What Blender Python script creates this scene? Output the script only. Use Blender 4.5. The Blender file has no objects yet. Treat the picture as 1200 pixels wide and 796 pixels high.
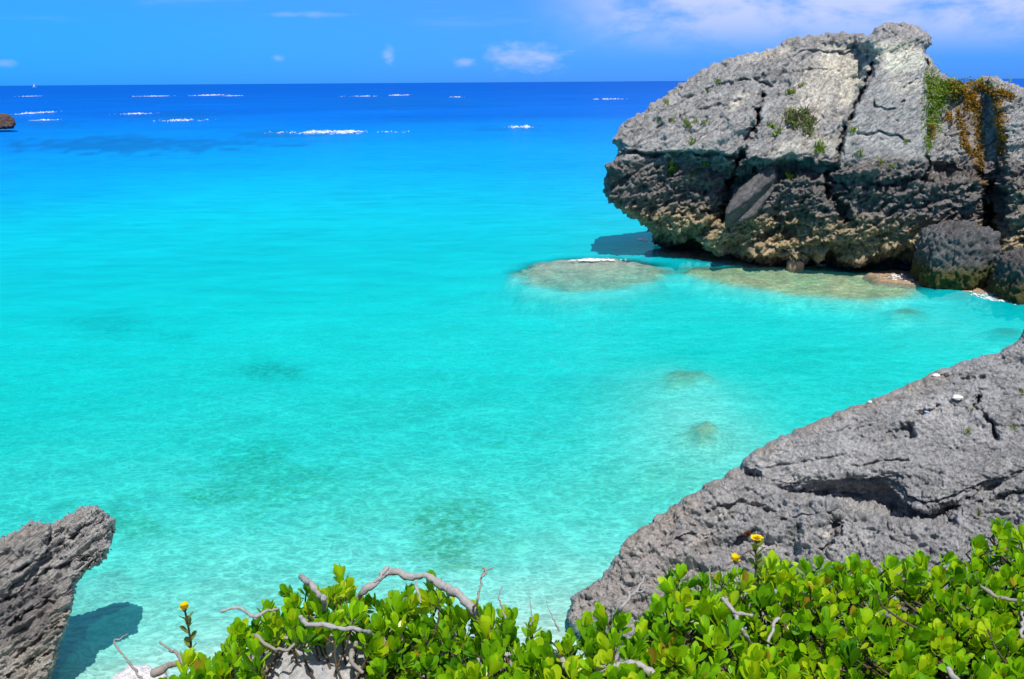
import bpy, math, random
import numpy as np
from mathutils import Vector, Matrix

random.seed(7)
rng = np.random.default_rng(7)
SC = bpy.context.scene
COL = SC.collection

# ------------------------------------------------------------------ camera, world, sun, exposure
W, H, F = 1200.0, 796.0, 1039.0
CAM = np.array([0.0, 0.0, 6.0])
PITCH, ROLL = 16.2, -0.40
cam_d = bpy.data.cameras.new('camera')
cam_d.sensor_width = 36.0
cam_d.lens = 36.0 * F / W
cam_d.clip_start, cam_d.clip_end = 0.05, 60000.0
cam = bpy.data.objects.new('camera', cam_d)
COL.objects.link(cam)
Rm = Matrix.Rotation(math.radians(90 - PITCH), 4, 'X') @ Matrix.Rotation(math.radians(ROLL), 4, 'Z')
cam.matrix_world = Matrix.Translation(Vector(CAM)) @ Rm
SC.camera = cam
R3 = np.array(Rm.to_3x3())

SUN_EL = 66.0
SUN_AZ = math.atan2(0.20, -0.84)            # clockwise from +Y
sdir = np.array([math.sin(SUN_AZ) * math.cos(math.radians(SUN_EL)), math.cos(SUN_AZ) * math.cos(math.radians(SUN_EL)), math.sin(math.radians(SUN_EL))])
sun_d = bpy.data.lights.new('sun', 'SUN')
sun_d.energy = 4.8
sun_d.angle = math.radians(0.5)
sun_d.color = (1.0, 0.96, 0.90)
sun = bpy.data.objects.new('sun', sun_d)
COL.objects.link(sun)
sun.rotation_euler = Vector(-sdir).to_track_quat('-Z', 'Y').to_euler()
sun.location = (-20, -30, 60)

SC.view_settings.view_transform = 'Standard'
SC.view_settings.look = 'None'
SC.view_settings.gamma = 1.0
SC.view_settings.use_curve_mapping = False
SC.view_settings.exposure = 0.12
SC.render.engine = 'CYCLES'
cy = SC.cycles
cy.use_denoising = True
cy.max_bounces = 8
cy.diffuse_bounces = 1
cy.glossy_bounces = 3
cy.transmission_bounces = 4
cy.transparent_max_bounces = 12
cy.volume_bounces = 0
cy.caustics_reflective = False
cy.caustics_refractive = False
cy.sample_clamp_indirect = 6.0


class NT:
    """small helper to wire shader nodes"""
    def __init__(self, tree):
        self.t = tree
        tree.nodes.clear()

    def n(self, typ, props=None, **ins):
        nd = self.t.nodes.new(typ)
        for k, v in (props or {}).items():
            setattr(nd, k, v)
        for k, v in ins.items():
            key = int(k[1:]) if k[0] == 'i' and k[1:].isdigit() else k.replace('_', ' ')
            self.put(nd.inputs[key], v)
        return nd

    def put(self, sock, v):
        if isinstance(v, bpy.types.NodeSocket):
            self.t.links.new(v, sock)
        elif isinstance(v, bpy.types.Node):
            self.t.links.new(v.outputs[0], sock)
        else:
            if sock.type == 'RGBA' and hasattr(v, '__len__') and len(v) == 3:
                v = (*v, 1.0)
            sock.default_value = v

    def m(self, op, a, b=0.0, c=0.0, clamp=False):
        return self.n('ShaderNodeMath', {'operation': op, 'use_clamp': clamp}, i0=a, i1=b, i2=c).outputs[0]

    def v(self, op, a, b=(0, 0, 0)):
        return self.n('ShaderNodeVectorMath', {'operation': op}, i0=a, i1=b).outputs[0]

    def mix(self, f, a, b, blend='MIX'):
        nd = self.t.nodes.new('ShaderNodeMix')
        nd.data_type = 'RGBA'
        nd.blend_type = blend
        self.put(nd.inputs[0], f)
        self.put(nd.inputs[6], a)
        self.put(nd.inputs[7], b)
        return nd.outputs[2]

    def sstep(self, x, lo, hi, a=0.0, b=1.0):
        nd = self.n('ShaderNodeMapRange', {'interpolation_type': 'SMOOTHSTEP'})
        for i, q in enumerate((x, lo, hi, a, b)):
            self.put(nd.inputs[i], q)
        return nd.outputs[0]

    def noise(self, vec, scale, detail=4.0, rough=0.55, dist=0.0):
        return self.n('ShaderNodeTexNoise', None, Vector=vec, Scale=scale, Detail=detail, Roughness=rough, Distortion=dist).outputs[0]

    def ramp(self, f, stops):
        nd = self.n('ShaderNodeValToRGB', None, Fac=f)
        e = nd.color_ramp.elements
        while len(e) < len(stops):
            e.new(0.5)
        for q, (p, c) in zip(e, stops):
            q.position = p
            q.color = (*c, 1.0) if len(c) == 3 else c
        return nd.outputs[0]


def make_world():
    w = bpy.data.worlds.new('World')
    SC.world = w
    w.use_nodes = True
    N = NT(w.node_tree)
    sky = N.n('ShaderNodeTexSky', {'sky_type': 'NISHITA', 'sun_disc': False, 'sun_elevation': math.radians(SUN_EL),
                                   'sun_rotation': SUN_AZ % (2 * math.pi), 'altitude': 0.0, 'air_density': 1.0, 'dust_density': 0.3, 'ozone_density': 3.0})
    co = N.n('ShaderNodeTexCoord').outputs['Generated']
    s = N.n('ShaderNodeSeparateXYZ', None, Vector=co)
    x, y, z = s.outputs
    yy = N.m('MAXIMUM', y, 0.05)
    az = N.m('DIVIDE', x, yy)
    el = N.m('DIVIDE', z, yy)
    # the photograph's polarised, saturated blue near the horizon
    low = N.sstep(z, 0.0, 0.60, 1.0, 0.0)
    tint = N.mix(low, (1, 1, 1), N.mix(N.sstep(z, 0.0, 0.11), SKY_HORIZON, SKY_LOW))
    blue = N.mix(1.0, sky.outputs[0], tint, 'MULTIPLY')
    lefty = N.sstep(az, -0.6, 0.3)
    blue = N.mix(1.0, blue, N.mix(N.m('MULTIPLY', low, lefty), (1, 1, 1), (2.3, 0.93, 1.0)), 'MULTIPLY')
    # clouds: soft bank upper right, a few small cumulus puffs over the horizon
    p = N.n('ShaderNodeCombineXYZ', None, X=az, Y=N.m('MULTIPLY', el, 2.3), Z=0.3).outputs[0]
    n1 = N.noise(p, 9.0, 7.0, 0.58, 0.3)
    n2 = N.noise(N.v('ADD', p, (3.1, 1.7, 0)), 30.0, 6.0, 0.6, 0.2)
    bank = N.m('MULTIPLY', N.sstep(az, 0.0, 0.18), N.sstep(el, 0.018, 0.075))
    c1 = N.m('MULTIPLY', N.sstep(n1, 0.24, 0.54), bank)
    c1 = N.m('MULTIPLY', c1, 1.0)
    wis = N.m('MULTIPLY', N.sstep(N.noise(N.n('ShaderNodeCombineXYZ', None, X=az, Y=N.m('MULTIPLY', el, 9.0), Z=1.0).outputs[0], 6.0, 5.0, 0.5), 0.55, 0.8), N.sstep(el, 0.04, 0.09))
    wis = N.m('MULTIPLY', wis, 0.30)
    tot = N.m('MAXIMUM', c1, wis)
    for (pu, pv, ru, rv, st) in PUFFS:
        r = ray(pu, pv)
        a0, e0 = r[0] / r[1], r[2] / r[1]
        da = N.m('DIVIDE', N.m('SUBTRACT', az, a0), ru / F)
        de = N.m('DIVIDE', N.m('SUBTRACT', el, e0), rv / F)
        d = N.m('ADD', N.m('MULTIPLY', da, da), N.m('MULTIPLY', de, de))
        g = N.m('POWER', 2.718, N.m('MULTIPLY', d, -1.0))
        k = N.sstep(N.m('ADD', g, N.m('MULTIPLY', N.m('SUBTRACT', n2, 0.5), 1.9)), 0.25, 1.25)
        tot = N.m('MAXIMUM', tot, N.m('MULTIPLY', N.m('MULTIPLY', k, N.sstep(g, 0.02, 0.3)), st))
    col = N.mix(tot, blue, CLOUD)
    bg = N.n('ShaderNodeBackground', None, Color=col, Strength=0.10)
    out = N.n('ShaderNodeOutputWorld', None, Surface=bg)
    return w


def ray(u, v):
    u, v = np.asarray(u, float), np.asarray(v, float)
    d = np.stack([(u - W / 2) / F, -(v - H / 2) / F, -np.ones_like(u * 1.0 + v * 0.0)], -1)
    return d @ R3.T


def at(u, v, Y):
    r = ray(u, v)
    return CAM + r * (np.asarray(Y, float) / r[..., 1])[..., None]


def onz(u, v, z=0.0):
    r = ray(u, v)
    return CAM + r * ((z - CAM[2]) / r[..., 2])[..., None]


def proj(P):
    d = (np.asarray(P) - CAM) @ R3
    return W / 2 + F * d[..., 0] / -d[..., 2], H / 2 - F * d[..., 1] / -d[..., 2]


SKY_LOW = (0.045, 0.60, 1.36)
SKY_HORIZON = (0.052, 0.54, 1.95)
CLOUD = (5.0, 6.0, 9.4)
PUFFS = [(618, 67, 46, 17, .7), (456, 66, 9, 11, .55), (545, 72, 14, 6, .45), (326, 69, 9, 5, .4), (738, 22, 42, 20, .62),
         (690, 18, 60, 6, .3), (5, 74, 14, 6, .3), (360, 17, 50, 4, .3), (1062, 40, 34, 14, .5), (870, 22, 75, 20, .45)]
make_world()


# ------------------------------------------------------------------ numpy noise
def _h(ix, iy, iz, seed):
    h = (ix.astype(np.int64) * 374761393 + iy.astype(np.int64) * 668265263 + iz.astype(np.int64) * 2147483647 + seed * 974634539) & 0xffffffff
    h = ((h ^ (h >> 13)) * 1274126177) & 0xffffffff
    return (h ^ (h >> 16)) & 0xffffffff


def perlin(P, seed=0):
    i = np.floor(P).astype(np.int64)
    f = P - i
    w = f * f * f * (f * (f * 6 - 15) + 10)
    out = np.zeros(P.shape[:-1])
    for dx in (0, 1):
        for dy in (0, 1):
            for dz in (0, 1):
                h = _h(i[..., 0] + dx, i[..., 1] + dy, i[..., 2] + dz, seed)
                a = (h & 1023) / 1023.0 * 2 * np.pi
                c = ((h >> 10) & 1023) / 511.5 - 1
                s = np.sqrt(np.maximum(0, 1 - c * c))
                g = s * np.cos(a) * (f[..., 0] - dx) + s * np.sin(a) * (f[..., 1] - dy) + c * (f[..., 2] - dz)
                wt = (w[..., 0] if dx else 1 - w[..., 0]) * (w[..., 1] if dy else 1 - w[..., 1]) * (w[..., 2] if dz else 1 - w[..., 2])
                out += wt * g
    return out * 1.5


def fbm(P, octs=5, seed=0, gain=0.5, lac=2.03):
    s, a, t = 0, 1.0, 0
    for k in range(octs):
        s = s + a * perlin(P * lac ** k + k * 17.3, seed + k)
        t += a
        a *= gain
    return s / t * 1.4


def ridged(P, octs=4, seed=0, gain=0.5):
    s, a, t = 0, 1.0, 0
    for k in range(octs):
        s = s + a * (1 - 2.2 * np.abs(perlin(P * 2.1 ** k + k * 9.1, seed + k)))
        t += a
        a *= gain
    return s / t


def worley(P, seed=0):
    i = np.floor(P).astype(np.int64)
    f1 = np.full(P.shape[:-1], 9.0)
    f2 = np.full(P.shape[:-1], 9.0)
    for dx in (-1, 0, 1):
        for dy in (-1, 0, 1):
            for dz in (-1, 0, 1):
                c = i + np.array([dx, dy, dz])
                h = _h(c[..., 0], c[..., 1], c[..., 2], seed)
                q = c + np.stack([(h & 1023) / 1023., ((h >> 10) & 1023) / 1023., ((h >> 20) & 1023) / 1023.], -1)
                d = np.sqrt(((P - q) ** 2).sum(-1))
                f2 = np.minimum(f2, np.maximum(f1, d))
                f1 = np.minimum(f1, d)
    return f1, f2


def chips(P, scale, seed=0):
    """angular fracture: every Worley cell is a little plane of its own"""
    P = P * scale
    i = np.floor(P).astype(np.int64)
    ws = np.full(P.shape[:-1], 1e-9)
    val = np.zeros(P.shape[:-1])
    for dx in (-1, 0, 1):
        for dy in (-1, 0, 1):
            for dz in (-1, 0, 1):
                c = i + np.array([dx, dy, dz])
                h = _h(c[..., 0], c[..., 1], c[..., 2], seed)
                h2 = _h(c[..., 0], c[..., 1], c[..., 2], seed + 991)
                q = c + np.stack([(h & 1023) / 1023., ((h >> 10) & 1023) / 1023., ((h >> 20) & 1023) / 1023.], -1)
                g = np.stack([(h2 & 1023) / 511.5 - 1, ((h2 >> 10) & 1023) / 511.5 - 1, ((h2 >> 20) & 1023) / 511.5 - 1], -1)
                d = ((P - q) ** 2).sum(-1)
                w = ((P - q) * g).sum(-1) + 0.35 * (((h2 >> 5) & 255) / 127.5 - 1)
                k = np.exp(-16.0 * d)
                ws += k
                val += k * w
    return val / ws / scale


def grooves(P, w, seed=0):
    """thin meandering fractures along a noise field's zero level"""
    n = perlin(P, seed) + 0.35 * perlin(P * 2.3, seed + 1)
    return np.exp(-(n / w) ** 2) * sst(perlin(P * 0.6 + 3.3, seed + 2), -0.25, 0.15)


def saw(s):
    f = s - np.floor(s)
    return np.where(f < 0.82, f / 0.82, (1 - f) / 0.18) - 0.5


def sst(x, a, b):
    t = np.clip((x - a) / (b - a), 0, 1)
    return t * t * (3 - 2 * t)


def polysd(u, v, poly):
    """signed distance to a polygon, negative inside"""
    p = np.asarray(poly, float)
    d = np.full(np.shape(u), 1e18)
    ins = np.zeros(np.shape(u), bool)
    for k in range(len(p)):
        a, b = p[k], p[(k + 1) % len(p)]
        e = b - a
        wx, wy = u - a[0], v - a[1]
        t = np.clip((wx * e[0] + wy * e[1]) / max(e @ e, 1e-12), 0, 1)
        d = np.minimum(d, (wx - t * e[0]) ** 2 + (wy - t * e[1]) ** 2)
        c = ((a[1] > v) != (b[1] > v)) & (u < (b[0] - a[0]) * (v - a[1]) / (b[1] - a[1] + 1e-12) + a[0])
        ins ^= c
    return np.where(ins, -np.sqrt(d), np.sqrt(d))


def linesd(u, v, pts):
    d = np.full(np.shape(u), 1e18)
    for a, b in zip(pts[:-1], pts[1:]):
        ax, ay = a
        ex, ey = b[0] - a[0], b[1] - a[1]
        t = np.clip(((u - ax) * ex + (v - ay) * ey) / (ex * ex + ey * ey + 1e-9), 0, 1)
        d = np.minimum(d, (u - ax - t * ex) ** 2 + (v - ay - t * ey) ** 2)
    return np.sqrt(d)


def nrm(az, el):
    az, el = math.radians(az), math.radians(el)
    return np.array([math.sin(az) * math.cos(el), -math.cos(az) * math.cos(el), math.sin(el)])


# ------------------------------------------------------------------ mesh building
def mesh(name, V, Fq, mat=None, parent=None, smooth=True, attrs=None, origin=None, link=True):
    V = np.asarray(V, float)
    if origin is None:
        origin = np.zeros(3)
    V = V - origin
    me = bpy.data.meshes.new(name)
    if isinstance(Fq, np.ndarray):
        k = Fq.shape[1]
        me.vertices.add(len(V))
        me.vertices.foreach_set('co', V.astype(np.float32).ravel())
        me.loops.add(Fq.size)
        me.loops.foreach_set('vertex_index', Fq.astype(np.int32).ravel())
        me.polygons.add(len(Fq))
        me.polygons.foreach_set('loop_start', np.arange(0, Fq.size, k, dtype=np.int32))
    else:
        me.from_pydata([tuple(q) for q in V], [], [tuple(int(i) for i in f) for f in Fq])
    me.update(calc_edges=True)
    me.validate()
    me.polygons.foreach_set('use_smooth', np.full(len(me.polygons), smooth))
    for an, arr in (attrs or {}).items():
        arr = np.asarray(arr, float)
        if arr.ndim == 1:
            a = me.attributes.new(an, 'FLOAT', 'POINT')
            a.data.foreach_set('value', arr.astype(np.float32))
        else:
            a = me.attributes.new(an, 'FLOAT_COLOR', 'POINT')
            c = np.ones((len(arr), 4), np.float32)
            c[:, :3] = arr
            a.data.foreach_set('color', c.ravel())
    if mat:
        me.materials.append(mat)
    o = bpy.data.objects.new(name, me)
    o.location = origin
    if link:
        COL.objects.link(o)
    if parent is not None:
        o.parent = parent
        o.location = np.asarray(origin) - np.array(parent.location)
    return o


def tag(o, label=None, cat=None, group=None, kind=None):
    for k, q in (('label', label), ('category', cat), ('group', group), ('kind', kind)):
        if q:
            o[k] = q
    return o


def empty(name, loc):
    o = bpy.data.objects.new(name, None)
    o.empty_display_size = 0.1
    COL.objects.link(o)
    o.location = tuple(float(q) for q in loc)
    return o


def grid_faces(nu, nv):
    i = np.arange(nu * nv).reshape(nv, nu)
    return np.stack([i[:-1, :-1], i[:-1, 1:], i[1:, 1:], i[1:, :-1]], -1).reshape(-1, 4)


def tube(path, radii, sides=6, cap=True):
    path = np.asarray(path, float)
    n = len(path)
    radii = np.broadcast_to(radii, (n,)) if np.ndim(radii) else np.full(n, radii)
    if cap:                                                     # rounded, closed ends
        a, b = path[0] - path[1], path[-1] - path[-2]
        a, b = a / (np.linalg.norm(a) + 1e-9), b / (np.linalg.norm(b) + 1e-9)
        path = np.concatenate([[path[0] + a * radii[0] * .8, path[0] + a * radii[0] * .5], path, [path[-1] + b * radii[-1] * .5, path[-1] + b * radii[-1] * .8]])
        radii = np.concatenate([[radii[0] * .04, radii[0] * .7], radii, [radii[-1] * .7, radii[-1] * .04]])
        n += 4
    V, Fs = [], []
    t = np.gradient(path, axis=0)
    t /= np.linalg.norm(t, axis=1)[:, None] + 1e-9
    ref = np.array([0.13, 0.31, 0.94])
    t[:3] = t[3] if n > 6 else t[:3]
    t[-3:] = t[-4] if n > 6 else t[-3:]
    for k in range(n):
        a = np.cross(t[k], ref)
        if np.linalg.norm(a) < 1e-3:
            a = np.cross(t[k], [1, 0, 0])
        a /= np.linalg.norm(a)
        b = np.cross(t[k], a)
        for s in range(sides):
            an = 2 * math.pi * s / sides
            V.append(path[k] + radii[k] * (math.cos(an) * a + math.sin(an) * b))
    for k in range(n - 1):
        for s in range(sides):
            s2 = (s + 1) % sides
            Fs.append((k * sides + s, k * sides + s2, (k + 1) * sides + s2, (k + 1) * sides + s))
    return np.array(V), np.array(Fs)


class Acc:
    def __init__(self):
        self.V, self.F, self.A, self.n = [], [], [], 0

    def add(self, V, Fq, a=None):
        V = np.asarray(V, float)
        self.V.append(V)
        self.F.append(np.asarray(Fq) + self.n)
        self.A.append(np.broadcast_to(0.5 if a is None else a, (len(V),)))
        self.n += len(V)

    def build(self, name, mat, parent=None, origin=None, smooth=True, attr='tint'):
        o = np.zeros(3) if origin is None else np.asarray(origin, float)
        return mesh(name, np.concatenate(self.V), np.concatenate(self.F), mat, parent, smooth, {attr: np.concatenate(self.A)}, o)


def spline(pts, n):
    """Catmull-Rom through pts"""
    p = np.asarray(pts, float)
    p = np.concatenate([[2 * p[0] - p[1]], p, [2 * p[-1] - p[-2]]])
    out = []
    m = len(p) - 3
    for q in np.linspace(0, m, n):
        k = min(int(q), m - 1)
        t = q - k
        a, b, c, d = p[k:k + 4]
        out.append(0.5 * ((2 * b) + (-a + c) * t + (2 * a - 5 * b + 4 * c - d) * t * t + (-a + 3 * b - 3 * c + d) * t ** 3))
    return np.array(out)


# ------------------------------------------------------------------ materials
def new_mat(name):
    m = bpy.data.materials.new(name)
    m.use_nodes = True
    return m, NT(m.node_tree)


def rock_mat(name, scale=1.0, bump=0.5, contrast=0.5, pits=0.35, rough=0.92, wet=False, bed=None, bedk=0.6):
    m, N = new_mat(name)
    pos = N.n('ShaderNodeNewGeometry').outputs['Position']
    att = N.n('ShaderNodeAttribute', {'attribute_name': 'tone'}).outputs['Color']
    p = N.v('SCALE', pos)
    p.node.inputs['Scale'].default_value = scale
    n1 = N.noise(p, 1.3, 6, 0.62)
    n2 = N.noise(p, 9.0, 6, 0.68, 0.4)
    n3 = N.noise(p, 34.0, 4, 0.7)
    vo = N.n('ShaderNodeTexVoronoi', {'feature': 'F1'}, Vector=N.v('ADD', p, N.v('SCALE', n2)), Scale=14.0).outputs['Distance']
    lay = None
    if bed is not None:
        bv = Vector(bed).normalized()
        sdot = N.n('ShaderNodeVectorMath', {'operation': 'DOT_PRODUCT'}, i0=p, i1=tuple(bv)).outputs['Value']
        cmb = N.n('ShaderNodeCombineXYZ', None, X=N.m('MULTIPLY', sdot, bv.x * 9.0), Y=N.m('MULTIPLY', sdot, bv.y * 9.0), Z=N.m('MULTIPLY', sdot, bv.z * 9.0)).outputs[0]
        q = N.v('ADD', N.v('ADD', p, cmb), N.v('SCALE', n1))
        lay = N.noise(q, 1.9, 8, 0.72, 0.15)
        cut = N.m('ABSOLUTE', N.m('SUBTRACT', N.noise(q, 1.0, 4, 0.6), 0.5))
        cut = N.sstep(cut, 0.0, 0.022, 1.0, 0.0)
    k = N.m('ADD', N.m('MULTIPLY', N.m('SUBTRACT', n1, 0.5), contrast * 0.9), N.m('MULTIPLY', N.m('SUBTRACT', n2, 0.5), contrast * 1.7))
    k = N.m('ADD', k, N.m('MULTIPLY', N.m('SUBTRACT', n3, 0.5), contrast * 1.2))
    if lay is not None:
        k = N.m('ADD', k, N.m('MULTIPLY', N.m('SUBTRACT', lay, 0.5), contrast * 1.6 * bedk))
    k = N.m('MAXIMUM', N.m('ADD', k, 1.0), 0.25)
    c = N.mix(1.0, att, N.n('ShaderNodeCombineColor', None, i0=k, i1=k, i2=k).outputs[0], 'MULTIPLY')
    # pale scattered lichen and dark biofilm flecks
    lich = N.sstep(N.noise(p, 5.0, 5, 0.7), 0.60, 0.72)
    c = N.mix(N.m('MULTIPLY', lich, 0.30), c, (0.52, 0.49, 0.44))
    dark = N.sstep(N.noise(N.v('ADD', p, (7, 3, 1)), 4.0, 6, 0.72), 0.56, 0.70)
    c = N.mix(N.m('MULTIPLY', dark, 0.45), c, (0.075, 0.072, 0.078))
    if lay is not None:
        c = N.mix(N.m('MULTIPLY', cut, 0.5 * min(bedk, 1.0)), c, (0.085, 0.080, 0.080))
    hgt = N.m('ADD', N.m('MULTIPLY', n2, 1.0), N.m('MULTIPLY', n3, 0.45))
    hgt = N.m('ADD', hgt, N.m('MULTIPLY', N.sstep(vo, 0.0, 0.45), pits))
    if lay is not None:
        hgt = N.m('ADD', hgt, N.m('MULTIPLY', lay, 1.7 * bedk))
        hgt = N.m('SUBTRACT', hgt, N.m('MULTIPLY', cut, 0.7 * bedk))
    b = N.n('ShaderNodeBump', None, Strength=bump, Distance=0.09 / scale, Height=hgt)
    bs = N.n('ShaderNodeBsdfPrincipled', None, Base_Color=c, Roughness=rough, Normal=b)
    bs.inputs['Specular IOR Level'].default_value = 0.5 if wet else 0.15
    N.n('ShaderNodeOutputMaterial', None, Surface=bs)
    return m


def plain_mat(name, col, rough=0.7, spec=0.3, vary=0.25, scale=20.0, bump=0.0):
    m, N = new_mat(name)
    pos = N.n('ShaderNodeNewGeometry').outputs['Position']
    n = N.noise(pos, scale, 4, 0.6)
    k = N.m('ADD', 1.0 - vary / 2, N.m('MULTIPLY', n, vary))
    c = N.mix(1.0, col, N.n('ShaderNodeCombineColor', None, i0=k, i1=k, i2=k).outputs[0], 'MULTIPLY')
    bs = N.n('ShaderNodeBsdfPrincipled', None, Base_Color=c, Roughness=rough)
    bs.inputs['Specular IOR Level'].default_value = spec
    if bump:
        N.put(bs.inputs['Normal'], N.n('ShaderNodeBump', None, Strength=bump, Distance=0.01, Height=n))
    N.n('ShaderNodeOutputMaterial', None, Surface=bs)
    return m


def leaf_mat(name, c_lo, c_hi, trans=0.35, rough=0.35, spec=0.35, stops=None):
    m, N = new_mat(name)
    t = N.n('ShaderNodeAttribute', {'attribute_name': 'tint'}).outputs['Fac']
    pos = N.n('ShaderNodeNewGeometry').outputs['Position']
    n = N.noise(pos, 60.0, 3, 0.6)
    c = N.ramp(t, stops) if stops else N.mix(t, c_lo, c_hi)
    k = N.m('ADD', 0.75, N.m('MULTIPLY', n, 0.5))
    c = N.mix(1.0, c, N.n('ShaderNodeCombineColor', None, i0=k, i1=k, i2=k).outputs[0], 'MULTIPLY')
    bs = N.n('ShaderNodeBsdfPrincipled', None, Base_Color=c, Roughness=rough)
    bs.inputs['Specular IOR Level'].default_value = spec
    tc = N.mix(1.0, c, (1.35, 1.25, 0.5), 'MULTIPLY')
    tr = N.n('ShaderNodeBsdfTranslucent', None, Color=tc)
    mx = N.n('ShaderNodeMixShader', None, i0=trans, i1=bs, i2=tr)
    N.n('ShaderNodeOutputMaterial', None, Surface=mx)
    return m


M_ROCK = rock_mat('limestone', 1.0, 0.9, 0.75, 0.5, bed=(-0.52, -0.25, 0.82), bedk=0.9)
M_SLAB = rock_mat('weathered_limestone', 2.6, 0.8, 0.75, 0.4, bed=(-0.40, -0.30, 0.86), bedk=0.6)
M_LEFT = rock_mat('bedded_limestone', 2.6, 0.9, 0.6, 0.3, bed=(-0.62, 0.15, 0.77), bedk=1.3)
M_REEF = rock_mat('reef_rock', 1.5, 0.5, 0.7, 0.2, 0.6, True)
M_PALE = rock_mat('pale_limestone', 8.0, 0.6, 0.5, 0.3)
M_WOOD = plain_mat('weathered_wood', (0.26, 0.225, 0.195), 0.85, 0.1, 0.9, 45.0, 0.5)
M_BONE = plain_mat('bleached_wood', (0.32, 0.30, 0.28), 0.85, 0.1, 0.8, 60.0, 0.5)
M_STEM = plain_mat('brown_twig', (0.10, 0.072, 0.045), 0.8, 0.1, 0.7, 80.0, 0.3)
M_LEAF = leaf_mat('shrub_leaf', (0.065, 0.235, 0.006), (0.38, 0.58, 0.008), 0.42, 0.30, 0.40,
                  [(0.0, (0.045, 0.170, 0.006)), (0.45, (0.15, 0.38, 0.007)), (0.85, (0.31, 0.58, 0.008)), (0.97, (0.46, 0.60, 0.012)), (1.0, (0.46, 0.30, 0.03))])
M_GRASS = leaf_mat('tuft_grass', (0.10, 0.16, 0.03), (0.22, 0.33, 0.03), 0.25, 0.6, 0.1)
M_DRY = leaf_mat('dry_grass', (0.16, 0.15, 0.08), (0.20, 0.24, 0.08), 0.2, 0.7, 0.1)
M_RUST = leaf_mat('rusty_foliage', (0.20, 0.085, 0.012), (0.34, 0.20, 0.02), 0.2, 0.7, 0.1)
M_YEL = leaf_mat('yellow_petal', (0.80, 0.52, 0.0), (0.90, 0.70, 0.01), 0.3, 0.6, 0.1)
def froth_mat(name, dens):
    m, N = new_mat(name)
    pos = N.n('ShaderNodeNewGeometry').outputs['Position']
    n = N.noise(pos, 1.3, 6, 0.7)
    d = N.n('ShaderNodeBsdfDiffuse', None, Color=(0.86, 0.88, 0.88, 1))
    t = N.n('ShaderNodeBsdfTransparent')
    N.n('ShaderNodeOutputMaterial', None, Surface=N.n('ShaderNodeMixShader', None, i0=N.sstep(n, dens[0], dens[1]), i1=t, i2=d))
    return m


M_FOAM = froth_mat('sea_foam', (0.30, 0.58))
M_CREST = froth_mat('breaker_froth', (0.34, 0.78))
M_WHITE = plain_mat('white_paint', (0.82, 0.82, 0.80), 0.5, 0.3, 0.05)
M_STONE = plain_mat('white_stone', (0.72, 0.69, 0.64), 0.9, 0.1, 0.4, 30.0, 0.4)
M_BLUE = plain_mat('pale_blue_plastic', (0.30, 0.48, 0.72), 0.4, 0.4, 0.1)
M_RED = plain_mat('red_leaf', (0.42, 0.05, 0.02), 0.5, 0.3, 0.4)


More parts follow.
